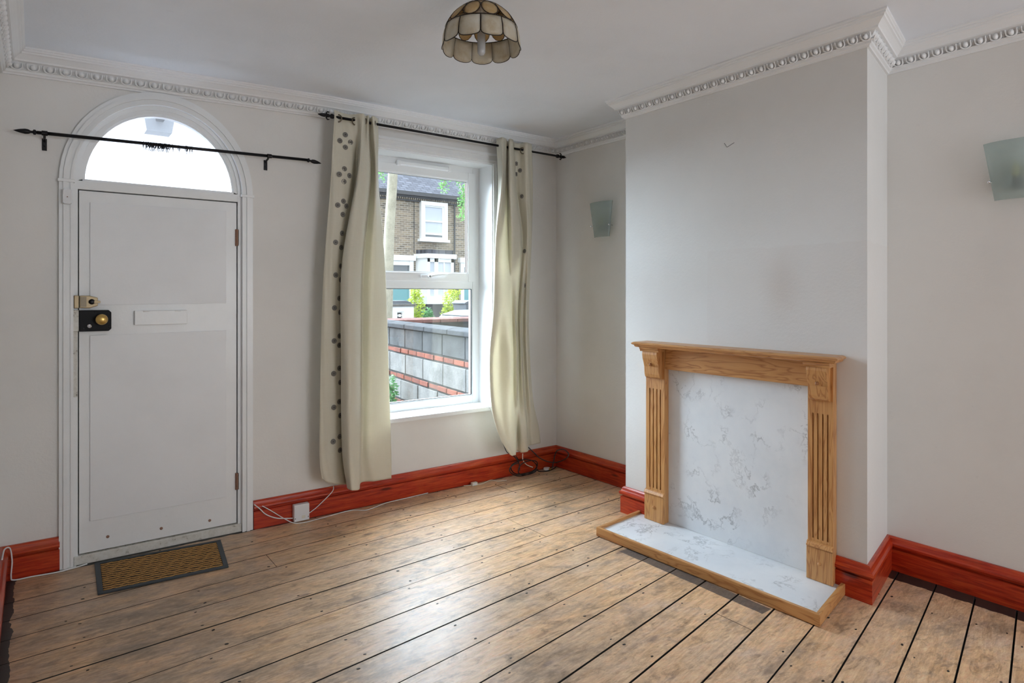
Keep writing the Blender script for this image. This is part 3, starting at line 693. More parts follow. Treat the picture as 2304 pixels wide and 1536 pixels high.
# ------------------------------------------------------------------ doormat
MC = [(.245, 3.965), (.845, 3.915), (.795, 3.505), (.232, 3.545)]
dm = empty('doormat', (.54, 3.74, 0)); tag(dm, 'ribbed brown coir doormat with black rubber border, lying before the front door', 'doormat')
def mq(u, v, z):
    a = lerp2(MC[0], MC[1], u); b = lerp2(MC[3], MC[2], u); p = lerp2(a, b, v); return (p[0]-.54, p[1]-3.74, z)
def patch(u0, u1, v0, v1, z0, z1):
    return [mq(u0,v0,z0),mq(u1,v0,z0),mq(u1,v1,z0),mq(u0,v1,z0),mq(u0,v0,z1),mq(u1,v0,z1),mq(u1,v1,z1),mq(u0,v1,z1)], [(0,3,2,1),(4,5,6,7),(0,1,5,4),(1,2,6,5),(2,3,7,6),(3,0,4,7)]
b = MB()
for q in ((0, 1, 0, .055), (0, 1, .945, 1), (0, .04, .055, .945), (.96, 1, .055, .945)): b.add(*patch(*q, .001, .009))
b.build('rubber_border', M['mat_rubber'], dm, bevel=.002)
MB().add(*patch(.03, .97, .04, .96, .0012, .0062)).build('coir_base', NT('rib_shade_backing', .95, (.018, .010, .005)).m, dm)  # near-black backing stands in for the shade between the ribs
nr = 14
for k in range(nr):
    v = .065+(k+.5)/nr*.87; pts = []
    for i in range(49):
        u = .043+i/48*.914; pts.append(mq(u, v+.006*math.sin(i*1.25+k)+random.uniform(-.006, .006), random.uniform(-.002, .002)))
    MB().tube(pts, .0078, 6, M=Matrix.Translation((0, 0, .0064)) @ Matrix.Scale(.32, 4, (0, 0, 1))).build('coir_rib', M['coir'], dm, smooth=True)

# ------------------------------------------------------------------ curtains
CURT_L=[[(1.49, 3.855, 2.55), (1.521, 3.875, 2.55), (1.582, 3.897, 2.55), (1.63, 3.878, 2.55), (1.645, 3.85, 2.55), (1.668, 3.825, 2.55), (1.703, 3.865, 2.55), (1.71, 3.84, 2.55), (1.746, 3.9, 2.55), (1.741, 3.84, 2.55), (1.799, 3.885, 2.55)], [(1.484, 3.855, 2.42), (1.508, 3.866, 2.42), (1.564, 3.874, 2.42), (1.614, 3.868, 2.42), (1.646, 3.865, 2.42), (1.653, 3.82, 2.42), (1.685, 3.845, 2.42), (1.707, 3.833, 2.42), (1.75, 3.9, 2.42), (1.749, 3.838, 2.42), (1.798, 3.883, 2.42)], [(1.472, 3.86, 2.13), (1.488, 3.85, 2.13), (1.538, 3.845, 2.13), (1.594, 3.855, 2.13), (1.655, 3.914, 2.13), (1.615, 3.7915, 2.13), (1.643, 3.7828, 2.13), (1.697, 3.809, 2.13), (1.759, 3.914, 2.13), (1.76, 3.8353, 2.13), (1.807, 3.8965, 2.13)], [(1.427, 3.86, 1.58), (1.445, 3.85, 1.58), (1.486, 3.845, 1.58), (1.527, 3.855, 1.58), (1.551, 3.879, 1.58), (1.51, 3.7828, 1.58), (1.546, 3.739, 1.58), (1.638, 3.7915, 1.58), (1.706, 3.9052, 1.58), (1.736, 3.8353, 1.58), (1.852, 3.8965, 1.58)], [(1.407, 3.86, 1.0), (1.426, 3.85, 1.0), (1.472, 3.845, 1.0), (1.524, 3.855, 1.0), (1.554, 3.879, 1.0), (1.506, 3.774, 1.0), (1.533, 3.7127, 1.0), (1.622, 3.774, 1.0), (1.69, 3.8965, 1.0), (1.731, 3.844, 1.0), (1.881, 3.9052, 1.0)], [(1.396, 3.86, 0.45), (1.417, 3.85, 0.45), (1.466, 3.845, 0.45), (1.527, 3.855, 0.45), (1.557, 3.879, 0.45), (1.509, 3.774, 0.45), (1.525, 3.6953, 0.45), (1.611, 3.7565, 0.45), (1.687, 3.8965, 0.45), (1.741, 3.8615, 0.45), (1.905, 3.914, 0.45)], [(1.413, 3.86, 0.274), (1.434, 3.85, 0.251), (1.48, 3.845, 0.23), (1.547, 3.855, 0.211), (1.58, 3.879, 0.199), (1.536, 3.7565, 0.214), (1.544, 3.6865, 0.216), (1.614, 3.7565, 0.195), (1.684, 3.8965, 0.191), (1.777, 3.879, 0.187), (1.905, 3.914, 0.175)]]
CURT_R=[[(2.749, 3.895, 2.56), (2.756, 3.82, 2.56), (2.806, 3.85, 2.56), (2.863, 3.9, 2.56), (2.828, 3.83, 2.56), (2.856, 3.835, 2.56), (2.92, 3.897, 2.56), (2.971, 3.898, 2.56), (2.991, 3.852, 2.56), (3.024, 3.85, 2.56), (3.067, 3.865, 2.56)], [(2.791, 3.9315, 2.17), (2.711, 3.774, 2.17), (2.777, 3.8265, 2.17), (2.869, 3.914, 2.17), (2.808, 3.809, 2.17), (2.864, 3.8177, 2.17), (2.958, 3.914, 2.17), (2.976, 3.8878, 2.17), (2.994, 3.844, 2.17), (3.024, 3.844, 2.17), (3.082, 3.879, 2.17)], [(2.688, 3.809, 1.81), (2.667, 3.774, 1.81), (2.743, 3.7915, 1.81), (2.867, 3.9052, 1.81), (2.825, 3.809, 1.81), (2.921, 3.8265, 1.81), (3.0, 3.8965, 1.81), (3.004, 3.879, 1.81), (3.002, 3.844, 1.81), (3.02, 3.844, 1.81), (3.073, 3.879, 1.81)], [(2.664, 3.809, 1.28), (2.64, 3.774, 1.28), (2.698, 3.7565, 1.28), (2.77, 3.7565, 1.28), (2.872, 3.8615, 1.28), (2.879, 3.8265, 1.28), (2.944, 3.879, 1.28), (2.929, 3.8265, 1.28), (2.995, 3.879, 1.28), (2.994, 3.844, 1.28), (3.047, 3.879, 1.28)], [(2.649, 3.8265, 0.95), (2.625, 3.7915, 0.95), (2.712, 3.809, 0.95), (2.765, 3.739, 0.95), (2.88, 3.8615, 0.95), (2.892, 3.8265, 0.95), (2.953, 3.879, 0.95), (2.934, 3.8265, 0.95), (2.995, 3.879, 0.95), (2.998, 3.844, 0.95), (3.056, 3.879, 0.95)], [(2.64, 3.7915, 0.61), (2.616, 3.7565, 0.61), (2.699, 3.774, 0.61), (2.761, 3.739, 0.61), (2.876, 3.844, 0.61), (2.892, 3.8265, 0.61), (2.939, 3.8615, 0.61), (2.955, 3.8265, 0.61), (3.012, 3.879, 0.61), (3.028, 3.844, 0.61), (3.086, 3.879, 0.61)], [(2.699, 3.774, 0.38), (2.674, 3.739, 0.38), (2.713, 3.739, 0.38), (2.76, 3.7215, 0.38), (2.813, 3.739, 0.38), (2.914, 3.8615, 0.38), (2.916, 3.809, 0.38), (2.967, 3.809, 0.38), (3.034, 3.879, 0.38), (3.068, 3.8615, 0.38), (3.154, 3.8965, 0.38)], [(2.778, 3.7565, 0.234), (2.756, 3.7215, 0.244), (2.755, 3.704, 0.241), (2.785, 3.7127, 0.238), (2.813, 3.739, 0.232), (2.914, 3.8615, 0.226), (2.942, 3.8265, 0.212), (2.984, 3.809, 0.223), (3.038, 3.879, 0.239), (3.077, 3.8615, 0.247), (3.172, 3.8965, 0.241)]]
DISC_L=[(0.21, 0.175), (0.15, 0.2083), (0.276, 0.2083), (0.216, 0.2333), (0.216, 0.3083), (0.162, 0.325), (0.282, 0.325), (0.222, 0.3417), (0.24, 0.3833), (0.174, 0.3917), (0.288, 0.3917), (0.252, 0.4083), (0.276, 0.4417), (0.192, 0.4583), (0.288, 0.4667), (0.306, 0.5), (0.228, 0.5167), (0.318, 0.525), (0.3, 0.5583), (0.222, 0.575), (0.312, 0.5833), (0.3, 0.625), (0.222, 0.6333), (0.294, 0.6417), (0.294, 0.6833), (0.222, 0.6917), (0.306, 0.7083), (0.294, 0.7417), (0.228, 0.75), (0.306, 0.7667), (0.294, 0.8083), (0.222, 0.8167), (0.294, 0.8417), (0.36, 0.825)]
DISC_R=[(0.7, 0.0833), (0.627, 0.0667), (0.613, 0.0917), (0.72, 0.15), (0.667, 0.2333), (0.72, 0.3083), (0.807, 0.375)]

def surf(T, s, t):
    def c1(A, x):
        k = len(A); x = min(max(x, 0), 1)*(k-1); i = min(int(x), k-2); f = x-i
        return crom(A[max(i-1, 0)], A[i], A[i+1], A[min(i+2, k-1)], f)
    return c1([c1(r, s) for r in T], t)
def curtain(T, label, discs, eyelets, seed):
    root = empty('curtain', surf(T, .5, 0)); tag(root, label, 'curtain', 'cream eyelet curtains at the window'); org = root.location.copy()
    ns, nt = 90, 64; rnd = random.Random(seed); vs = []; fs = []
    for j in range(nt+1):
        for i in range(ns+1):
            s, t = i/ns, j/nt; p = Vector(surf(T, s, t))
            p.y += .0022*math.sin(s*23+t*9+seed)+.0016*math.sin(s*57-t*21); p.x += .0016*math.sin(t*17+s*11)
            vs.append(p-org)
    for j in range(nt):
        for i in range(ns): fs.append((j*(ns+1)+i, j*(ns+1)+i+1, (j+1)*(ns+1)+i+1, (j+1)*(ns+1)+i))
    o = MB().add(vs, fs).build('fabric', M['fabric'], root, smooth=True)
    md = o.modifiers.new('thickness', 'SOLIDIFY'); md.thickness = .0016; md.offset = 0
    def nrm3(s, t):
        e = .006; p = Vector(surf(T, s, t)); a = Vector(surf(T, s+e, t))-Vector(surf(T, s-e, t)); c = Vector(surf(T, s, t+e))-Vector(surf(T, s, t-e))
        n = a.cross(c).normalized()
        return p, (n if n.y < 0 else -n)
    for s, t in discs:
        p, n = nrm3(s, t); M4 = place(p-org+n*.003, n)
        d = MB().lathe([(.0165, -.002), (.0165, .0012), (.0145, .002), (.013, .001), (.009, .0012), (.0075, .0022), (.005, .0012)], 14, M4).build('embroidered_disc', M['disc'], root)
        MB().lathe([(.0042, 0), (.0042, .0028), (.002, .0034)], 8, M4).build('disc_centre', M['disc_dark'], d)
    for p, n in eyelets:
        pts = []
        R = place(Vector(p)-org, n)
        MB().tube([R @ Vector((.0225*math.cos(2*PI*k/20), .0225*math.sin(2*PI*k/20), 0)) for k in range(20)], .0042, 6, closed=True).build('eyelet', M['eyelet'], root, smooth=True)
    return root
ROD1 = ((1.475, 3.872, 2.512), (3.340, 3.872, 2.503))
def rodz(x): return 2.512+(x-1.475)/(3.34-1.475)*(2.503-2.512)
cl = curtain(CURT_L, 'cream silk curtain with rows of grey discs, hanging left of the window', DISC_L, [((1.523, 3.872, rodz(1.523)-.006), (-.72, -.70, 0)), ((1.629, 3.868, rodz(1.629)-.008), (.42, -.90, .05)), ((1.70, 3.872, rodz(1.70)), (-1, -.15, 0)), ((1.765, 3.872, rodz(1.765)), (1, -.2, 0))], 3)
cr = curtain(CURT_R, 'cream silk curtain gathered narrow with few discs showing, right of the window', DISC_R, [((2.775, 3.868, rodz(2.775)-.004), (-.9, -.45, 0)), ((2.855, 3.872, rodz(2.855)), (1, -.2, 0)), ((2.975, 3.866, rodz(2.975)-.008), (.05, -1, .05))], 11)
# ------------------------------------------------------------------ curtain poles
def spear(b, p, d, L, r):
    """leaf-shaped finial from p along d"""
    b.lathe([(r*.55, 0), (r*1.25, L*.06), (r*1.25, L*.14), (r*.6, L*.18), (r*.6, L*.26), (r*1.1, L*.36), (r*1.25, L*.5), (r*.9, L*.72), (r*.4, L*.9), (r*.05, L)], 12, place(p, d)); return b
pole = empty('curtain_pole', ROD1[0]); tag(pole, 'black iron curtain pole over the window with fleur-de-lis ends', 'curtain pole')
pole_o = Vector(ROD1[0])
MB().tube([Vector((0, 0, 0)), Vector(ROD1[1])-pole_o], .0085, 12).build('rod', M['iron'], pole, smooth=True)
for e, d in ((ROD1[0], (-1, 0, 0)), (ROD1[1], (1, 0, 0))):
    p = Vector(e)-pole_o; b = MB(); dx = d[0]
    b.lathe([(.012, -.02), (.015, -.012), (.015, 0), (.009, .004), (.009, .014), (.013, .018), (.009, .022), (.008, .03), (.012, .042), (.010, .06), (.002, .082)], 12, place(p, d))
    for sg in (1, -1): b.tube([p+Vector((dx*.020, 0, 0)), p+Vector((dx*.030, 0, sg*.014)), p+Vector((dx*.022, 0, sg*.024)), p+Vector((dx*.010, 0, sg*.022))], .0045, 6, taper=[1.2, 1.2, 1, .6])
    b.build('finial', M['iron'], pole, smooth=True)
for bx in (1.72, 3.03):
    z = rodz(bx); MB().tube([(bx-pole_o.x, 0, z-pole_o.z), (bx-pole_o.x, .05, z-.012-pole_o.z), (bx-pole_o.x, D-3.872-.004, z-.03-pole_o.z)], .006, 8).box(bx-.012-pole_o.x, bx+.012-pole_o.x, D-3.872-.006, D-3.872, z-.075-pole_o.z, z-.01-pole_o.z).build('bracket', M['iron'], pole)
R2A, R2B = Vector((.005, 3.93, 2.200)), Vector((1.345, 3.93, 2.233))
pd = (R2B-R2A).normalized()
pole2 = empty('curtain_pole', R2A); tag(pole2, 'black iron curtain pole with spear ends across the fanlight', 'curtain pole')
MB().tube([Vector(), R2B-R2A], .0088, 12).build('rod', M['iron'], pole2, smooth=True)
for p, d in ((Vector(), -pd), (R2B-R2A, Vector((pd.x, 0, -.12)))):
    spear(MB(), p, d, .092, .0105).build('finial', M['iron'], pole2, smooth=True)
for bx in (.036, 1.119):
    p = pd*((bx-R2A.x)/pd.x); b = MB()
    b.tube([p, p+Vector((.0, .03, -.012)), p+Vector((0, D-3.93-.003, -.022))], .006, 8).box(p.x-.010, p.x+.010, D-3.93-.005, D-3.93, p.z-.072, p.z-.012).lathe([(.0125, -.012), (.0125, .012)], 12, place(p, pd))
    for k in range(2): b.lathe([(.004, 0), (.002, .003)], 8, place(p+Vector((0, D-3.93-.005, -.05+k*.022)), (0, -1, 0)))
    b.build('bracket', M['iron'], pole2)
# rings threaded on it
def ring_mesh():
    b = MB(); b.tube([(0, .0145*math.cos(2*PI*k/18), .0145*math.sin(2*PI*k/18)-.0055) for k in range(18)], .0024, 6, closed=True)
    return b.mesh('ring_hoop')
def eye_mesh():
    b = MB(); b.tube([(0, 0, -.021), (0, 0, -.028)], .0012, 5); b.tube([(.0045*math.cos(2*PI*k/12), 0, .0045*math.sin(2*PI*k/12)-.0325) for k in range(12)], .0009, 5, closed=True)
    return b.mesh('ring_eye')
RM, EM = ring_mesh(), eye_mesh()
for me in (RM, EM):
    me.materials.append(M['iron'])
    for p in me.polygons: p.use_smooth = True
ring_x = [.463, .4755]+[.483+.0058*k for k in range(19)]+[.603, .633, .669, .674, .689, .699]
for k, x in enumerate(ring_x):
    p = R2A+pd*((x-R2A.x)/pd.x); bunch = 1 < k < 21
    r = bpy.data.objects.new('curtain_ring', RM); COL.objects.link(r); r.location = p; r.rotation_euler = (random.uniform(-.25, .25)+(.6 if bunch else 0)*random.uniform(0, 1), random.uniform(-.12, .12), random.uniform(-.15, .15))
    LAB = {0: 'leftmost black curtain ring on the pole across the fanlight', 1: 'second black curtain ring from the left, just before the tight bunch', 21: 'black curtain ring just right of the tight bunch on the fanlight pole', 22: 'lone black curtain ring between the bunch and the last few rings', 23: 'left ring of the touching pair right of the bunch', 24: 'right ring of the touching pair right of the bunch', 25: 'second black curtain ring from the right on the fanlight pole', 26: 'rightmost black curtain ring on the pole across the fanlight'}
    tag(r, LAB.get(k, 'small black curtain ring packed in the tight bunch on the fanlight pole'), 'curtain ring', 'curtain rings bunched on the fanlight pole' if bunch else 'loose curtain rings on the fanlight pole')
    e = bpy.data.objects.new('eye', EM); COL.objects.link(e); e.parent = r

tk = MB().tube([(BX-.0004, 2.138, 2.237), (BX-.0004, 2.121, 2.212), (BX-.0004, 2.076, 2.228)], .0016, 5).build('pencil_tick', NT('pencil_mark', .8, (.18, .18, .19)).m); tk.parent = bpy.data.objects['wall_chimney_breast']
# ------------------------------------------------------------------ shell pendant lamp
def mat_shell(name, a, b, c_):
    t = NT(name, .3, (.72, .60, .40), spec=.5)
    n = t.noise(t.coord('Object'), 14, 5, .65); rnd = t.node('ShaderNodeObjectInfo').outputs['Random']
    c = t.ramp(n, [(.3, a), (.5, b), (.7, c_)]); t.color(c)
    tr = t.node('ShaderNodeBsdfTranslucent'); t.link(c, tr.inputs['Color']); mx = t.node('ShaderNodeMixShader'); mx.inputs[0].default_value = .5
    t.link(t.b.outputs[0], mx.inputs[1]); t.link(tr.outputs[0], mx.inputs[2]); t.link(mx.outputs[0], t.n['Material Output'].inputs['Surface']); return t.m
M['shell'] = mat_shell('capiz_shell', (.62, .52, .36), (.76, .70, .58), (.82, .79, .72)); M['shell_amber'] = mat_shell('amber_capiz_shell', (.58, .40, .17), (.70, .52, .27), (.76, .63, .42))
M['lead'] = NT('dark_bronze_came', .45, (.028, .018, .012), metal=.5).m
LP = (1.455, 2.165, 2.395)
lamp = empty('pendant_lamp', LP); tag(lamp, 'amber capiz-shell dome lampshade with scalloped rim hanging from the ceiling', 'lamp')
DOME = spline([(.160, 0), (.157, .045), (.145, .088), (.118, .132), (.080, .165), (.042, .183)], 6)
def dome(phi, t, off=0):
    x = t*(len(DOME)-1); i = min(int(max(x, 0)), len(DOME)-2); f = x-i
    r = DOME[i][0]+(DOME[i+1][0]-DOME[i][0])*f; z = DOME[i][1]+(DOME[i+1][1]-DOME[i][1])*f
    return Vector(((r+off)*math.cos(phi), (r+off)*math.sin(phi), z))
lead = MB(); NP = 11; da = 2*PI/NP
def shellpiece(outline, cen, mat):
    n = len(outline); vs = []; fs = []
    for off in (.0, -.0016):
        vs += [dome(cen[0], cen[1], off)]+[dome(cen[0]+(p-cen[0])*.5, cen[1]+(t-cen[1])*.5, off) for p, t in outline]+[dome(p, t, off) for p, t in outline]
    m = 2*n+1
    for b0 in (0, m):
        for i in range(n):
            j = (i+1) % n; fs.append((b0, b0+1+i, b0+1+j)); fs.append((b0+1+i, b0+1+n+i, b0+1+n+j, b0+1+j))
    for i in range(n):
        j = (i+1) % n; fs.append((1+n+i, 1+n+j, m+1+n+j, m+1+n+i))
    MB().add(vs, fs).build('shell_panel', mat, lamp, smooth=True)
    lead.tube([dome(p, t, .0002) for p, t in outline], .0019, 5, closed=True)
for k in range(NP):
    p0 = k*da-PI/2-YAW+.03+da/2; hw = da/2*.985; T1_ = .385; T0_ = .10
    o_ = [(p0-hw, T1_), (p0-hw*.5, T1_+.004), (p0, T1_+.005), (p0+hw*.5, T1_+.004), (p0+hw, T1_), (p0+hw, .24), (p0+hw, T0_)]+[(p0+hw*math.cos(a), T0_-.10*math.sin(a)) for a in [PI*j/9 for j in range(1, 9)]]+[(p0-hw, T0_), (p0-hw, .24)]
    shellpiece(o_, (p0, .22), M['shell'])
    o_ = [(p0+hw*.97*math.cos(a), .602+.205*math.sin(a)) for a in [2*PI*j/18 for j in range(18)]]
    shellpiece(o_, (p0, .602), M['shell_amber'])
lead.tube([dome(2*PI*j/40, .391) for j in range(40)], .0022, 5, closed=True); lead.tube([dome(2*PI*j/32, .812) for j in range(32)], .0022, 5, closed=True)
lead.build('lead_frame', M['lead'], lamp, smooth=True)
MB().lathe([(.094, .153), (.080, .166), (.055, .180), (.030, .189), (.030, .193), (.001, .193)], 24, cap=False).build('top_cap', NT('amber_metal_cap', .4, (.36, .23, .09), metal=.4).m, lamp, smooth=True)
MB().lathe([(.021, .118), (.021, .150), (.026, .160), (.026, .205), (.012, .225), (.012, .2545)], 18).build('lamp_holder', M['plastic'], lamp, smooth=True)
bu = MB(); 
bu.lathe([(.0, -.022), (.009, -.020), (.0155, -.012), (.0165, -.002), (.0165, .122)], 20, cap=False)
bu.build('bulb', NT('frosted_bulb_glass', .18, (.46, .47, .48), spec=.6).m, lamp, smooth=True)

# ------------------------------------------------------------------ wall lights
def sconce(xw, yc, zc, label):
    root = empty('wall_light', (xw, yc, zc)); tag(root, label, 'wall light', 'frosted glass wall lights in the alcoves')
    n = 14; vs = []; fs = []
    top, bot, h = .118, .078, .130
    for th in (0, -.005):
        for j in range(5):
            v = j/4; hw = bot+(top-bot)*v; z = -h+2*h*v
            for i in range(n+1):
                u = -1+2*i/n; depth = .048+(.045+.02*v)*math.sqrt(max(0, 1-u*u*.80)) - .025
                vs.append((-(depth+th), u*hw, z))
    m = 5*(n+1)
    for b0 in (0, m):
        for j in range(4):
            for i in range(n): fs.append((b0+j*(n+1)+i, b0+j*(n+1)+i+1, b0+(j+1)*(n+1)+i+1, b0+(j+1)*(n+1)+i))
    for i in range(n): fs += [(i, i+1, m+i+1, m+i), (4*(n+1)+i, 4*(n+1)+i+1, m+4*(n+1)+i+1, m+4*(n+1)+i)]
    for j in range(4): fs += [(j*(n+1), (j+1)*(n+1), m+(j+1)*(n+1), m+j*(n+1)), (j*(n+1)+n, (j+1)*(n+1)+n, m+(j+1)*(n+1)+n, m+j*(n+1)+n)]
    MB().add(vs, fs).build('glass_shade', M['frosted'], root, smooth=True)
    MB().box(-.016, -.001, -.045, .045, -.085, .02).build('back_plate', M['chrome'], root, bevel=.003)
    MB().lathe([(.013, -.09), (.013, -.04), (.016, -.035)], 14, Matrix.Translation((-.045, 0, 0))).tube([(-.014, 0, -.07), (-.045, 0, -.075)], .005, 8).build('lamp_holder', M['black_rubber'], root, smooth=True)
    MB().lathe([(.008, -.038), (.016, -.01), (.015, .008), (.004, .035)], 14, Matrix.Translation((-.045, 0, 0))).build('bulb', NT('candle_bulb', .2, (.72, .60, .25)).m, root, smooth=True)
    for sg in (-1, 1):
        hw = .093; MB().tube([(-.002, sg*(hw-.02), -.045), (-.06, sg*hw, -.045)], .003, 8).lathe([(.007, 0), (.007, .006), (.003, .009)], 12, place((-.058, sg*hw, -.045), (-1, 0, 0))).build('clip', M['chrome'], root, smooth=True)
    return root
sconce(W, 3.440, 1.962, 'small frosted green glass wall light in the alcove by the window')
sconce(W2, .945, 1.955, 'frosted green glass wall light right of the chimney breast')

# ------------------------------------------------------------------ small fittings and cables
sn = MB().prism([(.110, 1.868), (.117, 1.862), (.142, 1.862), (.149, 1.868), (.149, 1.932), (.143, 1.938), (.116, 1.938), (.110, 1.932)], D-.056, D-.031, 'y').build('door_sensor', M['plastic'], bevel=.004)
tag(sn, 'small white plastic alarm sensor stuck on the top left of the door surround', 'sensor')
MB().lathe([(.003, 0), (.002, .002)], 10, place((.1295, D-.056, 1.898), (0, -1, 0))).build('indicator', M['rust'], sn)
tb = MB().box(1.272, 1.366, 3.945, 3.983, .006, .108).build('telephone_socket', M['plastic'], bevel=.004); tag(tb, 'square white telephone socket box fixed to the red baseboard', 'socket')
MB().box(1.318, 1.340, 3.9435, 3.9455, .022, .040).build('jack_cover', M['cream_plastic'], tb)
for x in (1.279, 1.359): MB().lathe([(.003, 0), (.002, .002)], 8, place((x, 3.945, .026), (0, -1, 0))).build('screw', M['iron'], tb)
def cable(name, pts, r, mat, label, n=8, cat='cable', smooth_n=8):
    o = MB().tube(spline(pts, smooth_n), r, n).build(name, mat, smooth=True); return tag(o, label, cat)
cable('telephone_cable', [(1.047, 3.985, .150), (1.075, 3.973, .122), (1.113, 3.970, .080), (1.179, 3.968, .045), (1.271, 3.968, .026)], .0034, M['plastic'], 'thick white cable drooping from the door frame to the telephone socket')
cable('telephone_cable', [(1.088, 3.965, .138), (1.139, 3.960, .100), (1.219, 3.956, .035), (1.27, 3.935, .006), (1.33, 3.915, .004), (1.42, 3.925, .004), (1.637, 3.955, .004), (1.726, 3.90, .004), (1.888, 3.955, .004), (2.072, 3.968, .004), (2.22, 3.978, .004)], .0026, M['plastic'], 'thin white cable running along the floor under the window baseboard')
cable('telephone_cable', [(1.367, 3.966, .036), (1.425, 3.968, .068), (1.518, 3.966, .143), (1.535, 3.985, .172)], .0026, M['plastic'], 'thin white cable rising from the telephone socket behind the left curtain')
cable('telephone_cable', [(2.514, 3.972, .004), (2.57, 3.940, .006), (2.65, 3.932, .004), (2.754, 3.972, .004), (2.782, 3.919, .004), (2.849, 3.897, .004)], .0028, M['cream_plastic'], 'loose cream cable on the floor near the right curtain')
jb = MB().box(2.560, 2.606, 3.925, 3.950, .002, .026).build('cable_connector', M['cream_plastic'], bevel=.003); tag(jb, 'small cream cable connector block on the floor by the baseboard', 'connector'); MB().box(2.572, 2.594, 3.9235, 3.926, .008, .020).build('cover', M['plastic'], jb)
cable('corner_cable', [(-.125, 3.80, .171), (-.120, 3.93, .175), (-.100, 3.955, .168), (-.092, 3.962, .10), (-.096, 3.962, .03), (-.085, 3.968, .006), (-.009, 3.968, .004), (.085, 3.955, .004), (.150, 3.965, .004), (.215, 3.985, .004)], .0034, M['plastic'], 'white cable dropping over the baseboard in the left corner beside the door')
cable('cord', [(2.633, 4.10, .563), (2.68, 4.02, .563), (2.725, 3.968, .565), (2.760, 3.955, .51), (2.775, 3.955, .46)], .0030, M['plastic'], 'white wire curling over the window sill end')
cable('cord', [(2.770, 3.955, .475), (2.789, 3.945, .44), (2.817, 3.94, .336), (2.855, 3.94, .253), (2.888, 3.94, .197), (2.95, 3.955, .18), (2.99, 3.965, .15), (3.02, 3.972, .10), (3.03, 3.97, .03)], .0030, M['black_rubber'], 'black cord running down the edge of the right curtain')
bc = [(2.95, 3.955, .165)]
for k in range(41):
    a = k/40*2*PI*2.6+1.9; w = .135-.022*(k/40)+.012*math.sin(k*.9); bc.append((3.005+w*math.cos(a)+.05*(k/40), 3.935-.045*(.5+.5*math.sin(a*.5))-.02*(k/40), .066+.058*math.sin(a)*(1-.15*(k/40))+.004))
bc += [(3.16, 3.90, .02), (3.25, 3.905, .006), (3.33, 3.925, .006), (3.37, 3.935, .012)]
cable('power_cable', bc, .0040, M['black_rubber'], 'tangled coil of black cable lying in the corner under the right curtain', smooth_n=4)
cable('aerial_cable', [(3.115, 3.972, .200), (3.17, 3.962, .147), (3.215, 3.958, .105), (3.29, 3.945, .066), (3.36, 3.92, .054), (3.385, 3.84, .094), (3.385, 3.80, .140), (3.385, 3.86, .165), (3.365, 3.925, .14), (3.350, 3.945, .05), (3.34, 3.945, .008)], .0042, M['grey_rubber'], 'dark grey cable looping against the baseboard in the room corner')
cable('lead', [(3.042, 3.950, .166), (3.040, 3.944, .116), (3.073, 3.938, .076), (3.125, 3.93, .050)], .0036, M['cream_plastic'], 'short cream lead hanging below the right curtain')
pg = empty('plug', (3.275, 3.935, .004), .6); tag(pg, 'white mains plug lying on the floor in the corner', 'plug')
MB().prism([(-.024, -.018), (.024, -.018), (.026, .006), (.014, .026), (-.014, .026), (-.026, .006)], 0, .018, 'z').build('body', M['plastic'], pg, bevel=.004)
for px, py in ((-.011, -.018), (.011, -.018), (0, -.018)): MB().box(px-.003, px+.003, py-.016, py, .007 if px else .010, .011 if px else .016).build('pin', M['brass'], pg)

# ------------------------------------------------------------------ outside: front garden wall
def mat_concrete(name, base, dark):
    t = NT(name, .95, spec=.2); rnd = t.node('ShaderNodeObjectInfo').outputs['Random']; p = t.coord('Position')
    n = t.noise(p, 4, 6, .7); f = t.noise(p, 70, 5, .8)
    c = t.ramp(n, [(.35, dark), (.62, base)]); c = t.mix(t.ramp(f, [(.45, (0, 0, 0)), (.75, (.6, .6, .6))]), c, tuple(min(1, x*1.5) for x in base)); c = t.mix(t.math('MULTIPLY', rnd, .25), c, dark)
    t.color(c); t.bump(f, .9, .012); return t.m
M['block'] = mat_concrete('pale_concrete_block', (.20, .19, .175), (.10, .095, .088)); M['block_dark'] = mat_concrete('weathered_concrete_block', (.085, .084, .083), (.035, .034, .033)); M['coping'] = mat_concrete('mossy_concrete_coping', (.055, .055, .058), (.025, .025, .026))
M['redbrick'] = mat_concrete('old_red_brick', (.24, .075, .045), (.11, .04, .03)); M['mortar'] = mat_concrete('dark_mortar', (.05, .045, .04), (.025, .023, .021)); M['pinkcoping'] = mat_concrete('pink_brick_coping', (.22, .10, .085), (.11, .06, .052))
TH = math.radians(7); GD = Vector((math.sin(TH), math.cos(TH), 0))
gw = empty('garden_wall', (3.303, 5.128, 0), -TH); tag(gw, 'weathered garden wall of concrete blocks and red brick courses outside the window', 'garden wall')
# local frame: y along the wall, -x is the face towards the window
MB().box(.008, .19, -.80, 3.1, -.05, 1.0).build('mortar_core', M['mortar'], gw)
def piece(name, l0, l1, z0, z1, mat, g=.0085, jit=.006):
    d = random.uniform(-jit, jit)
    return MB().box(-.0+d, .10, l0+g, l1-g, z0+g, z1-g).build(name, mat, gw, bevel=.006, seg=1)
def course(name, z0, z1, ln, off, mat, jit=.004):
    l = -.80-((-.80-off) % ln) if False else off-ln*math.ceil((off+.80)/ln)
    while l < 3.1:
        a, b_ = max(l, -.80), min(l+ln*1.0, 3.1)
        if b_-a > .05: piece(name, a, b_, z0, z1, mat, jit=jit)
        l += ln
course('block', .765, 1.0, .555, .634, M['block_dark']); course('brick', .695, .765, .255, .1, M['redbrick'], .008)
course('block', .455, .695, .555, .622, M['block']); course('brick', .385, .455, .255, .0, M['redbrick'], .008)
course('block', .145, .385, .555, .77, M['block']); course('brick', .075, .145, .255, .1, M['redbrick'], .008)
l = -.80
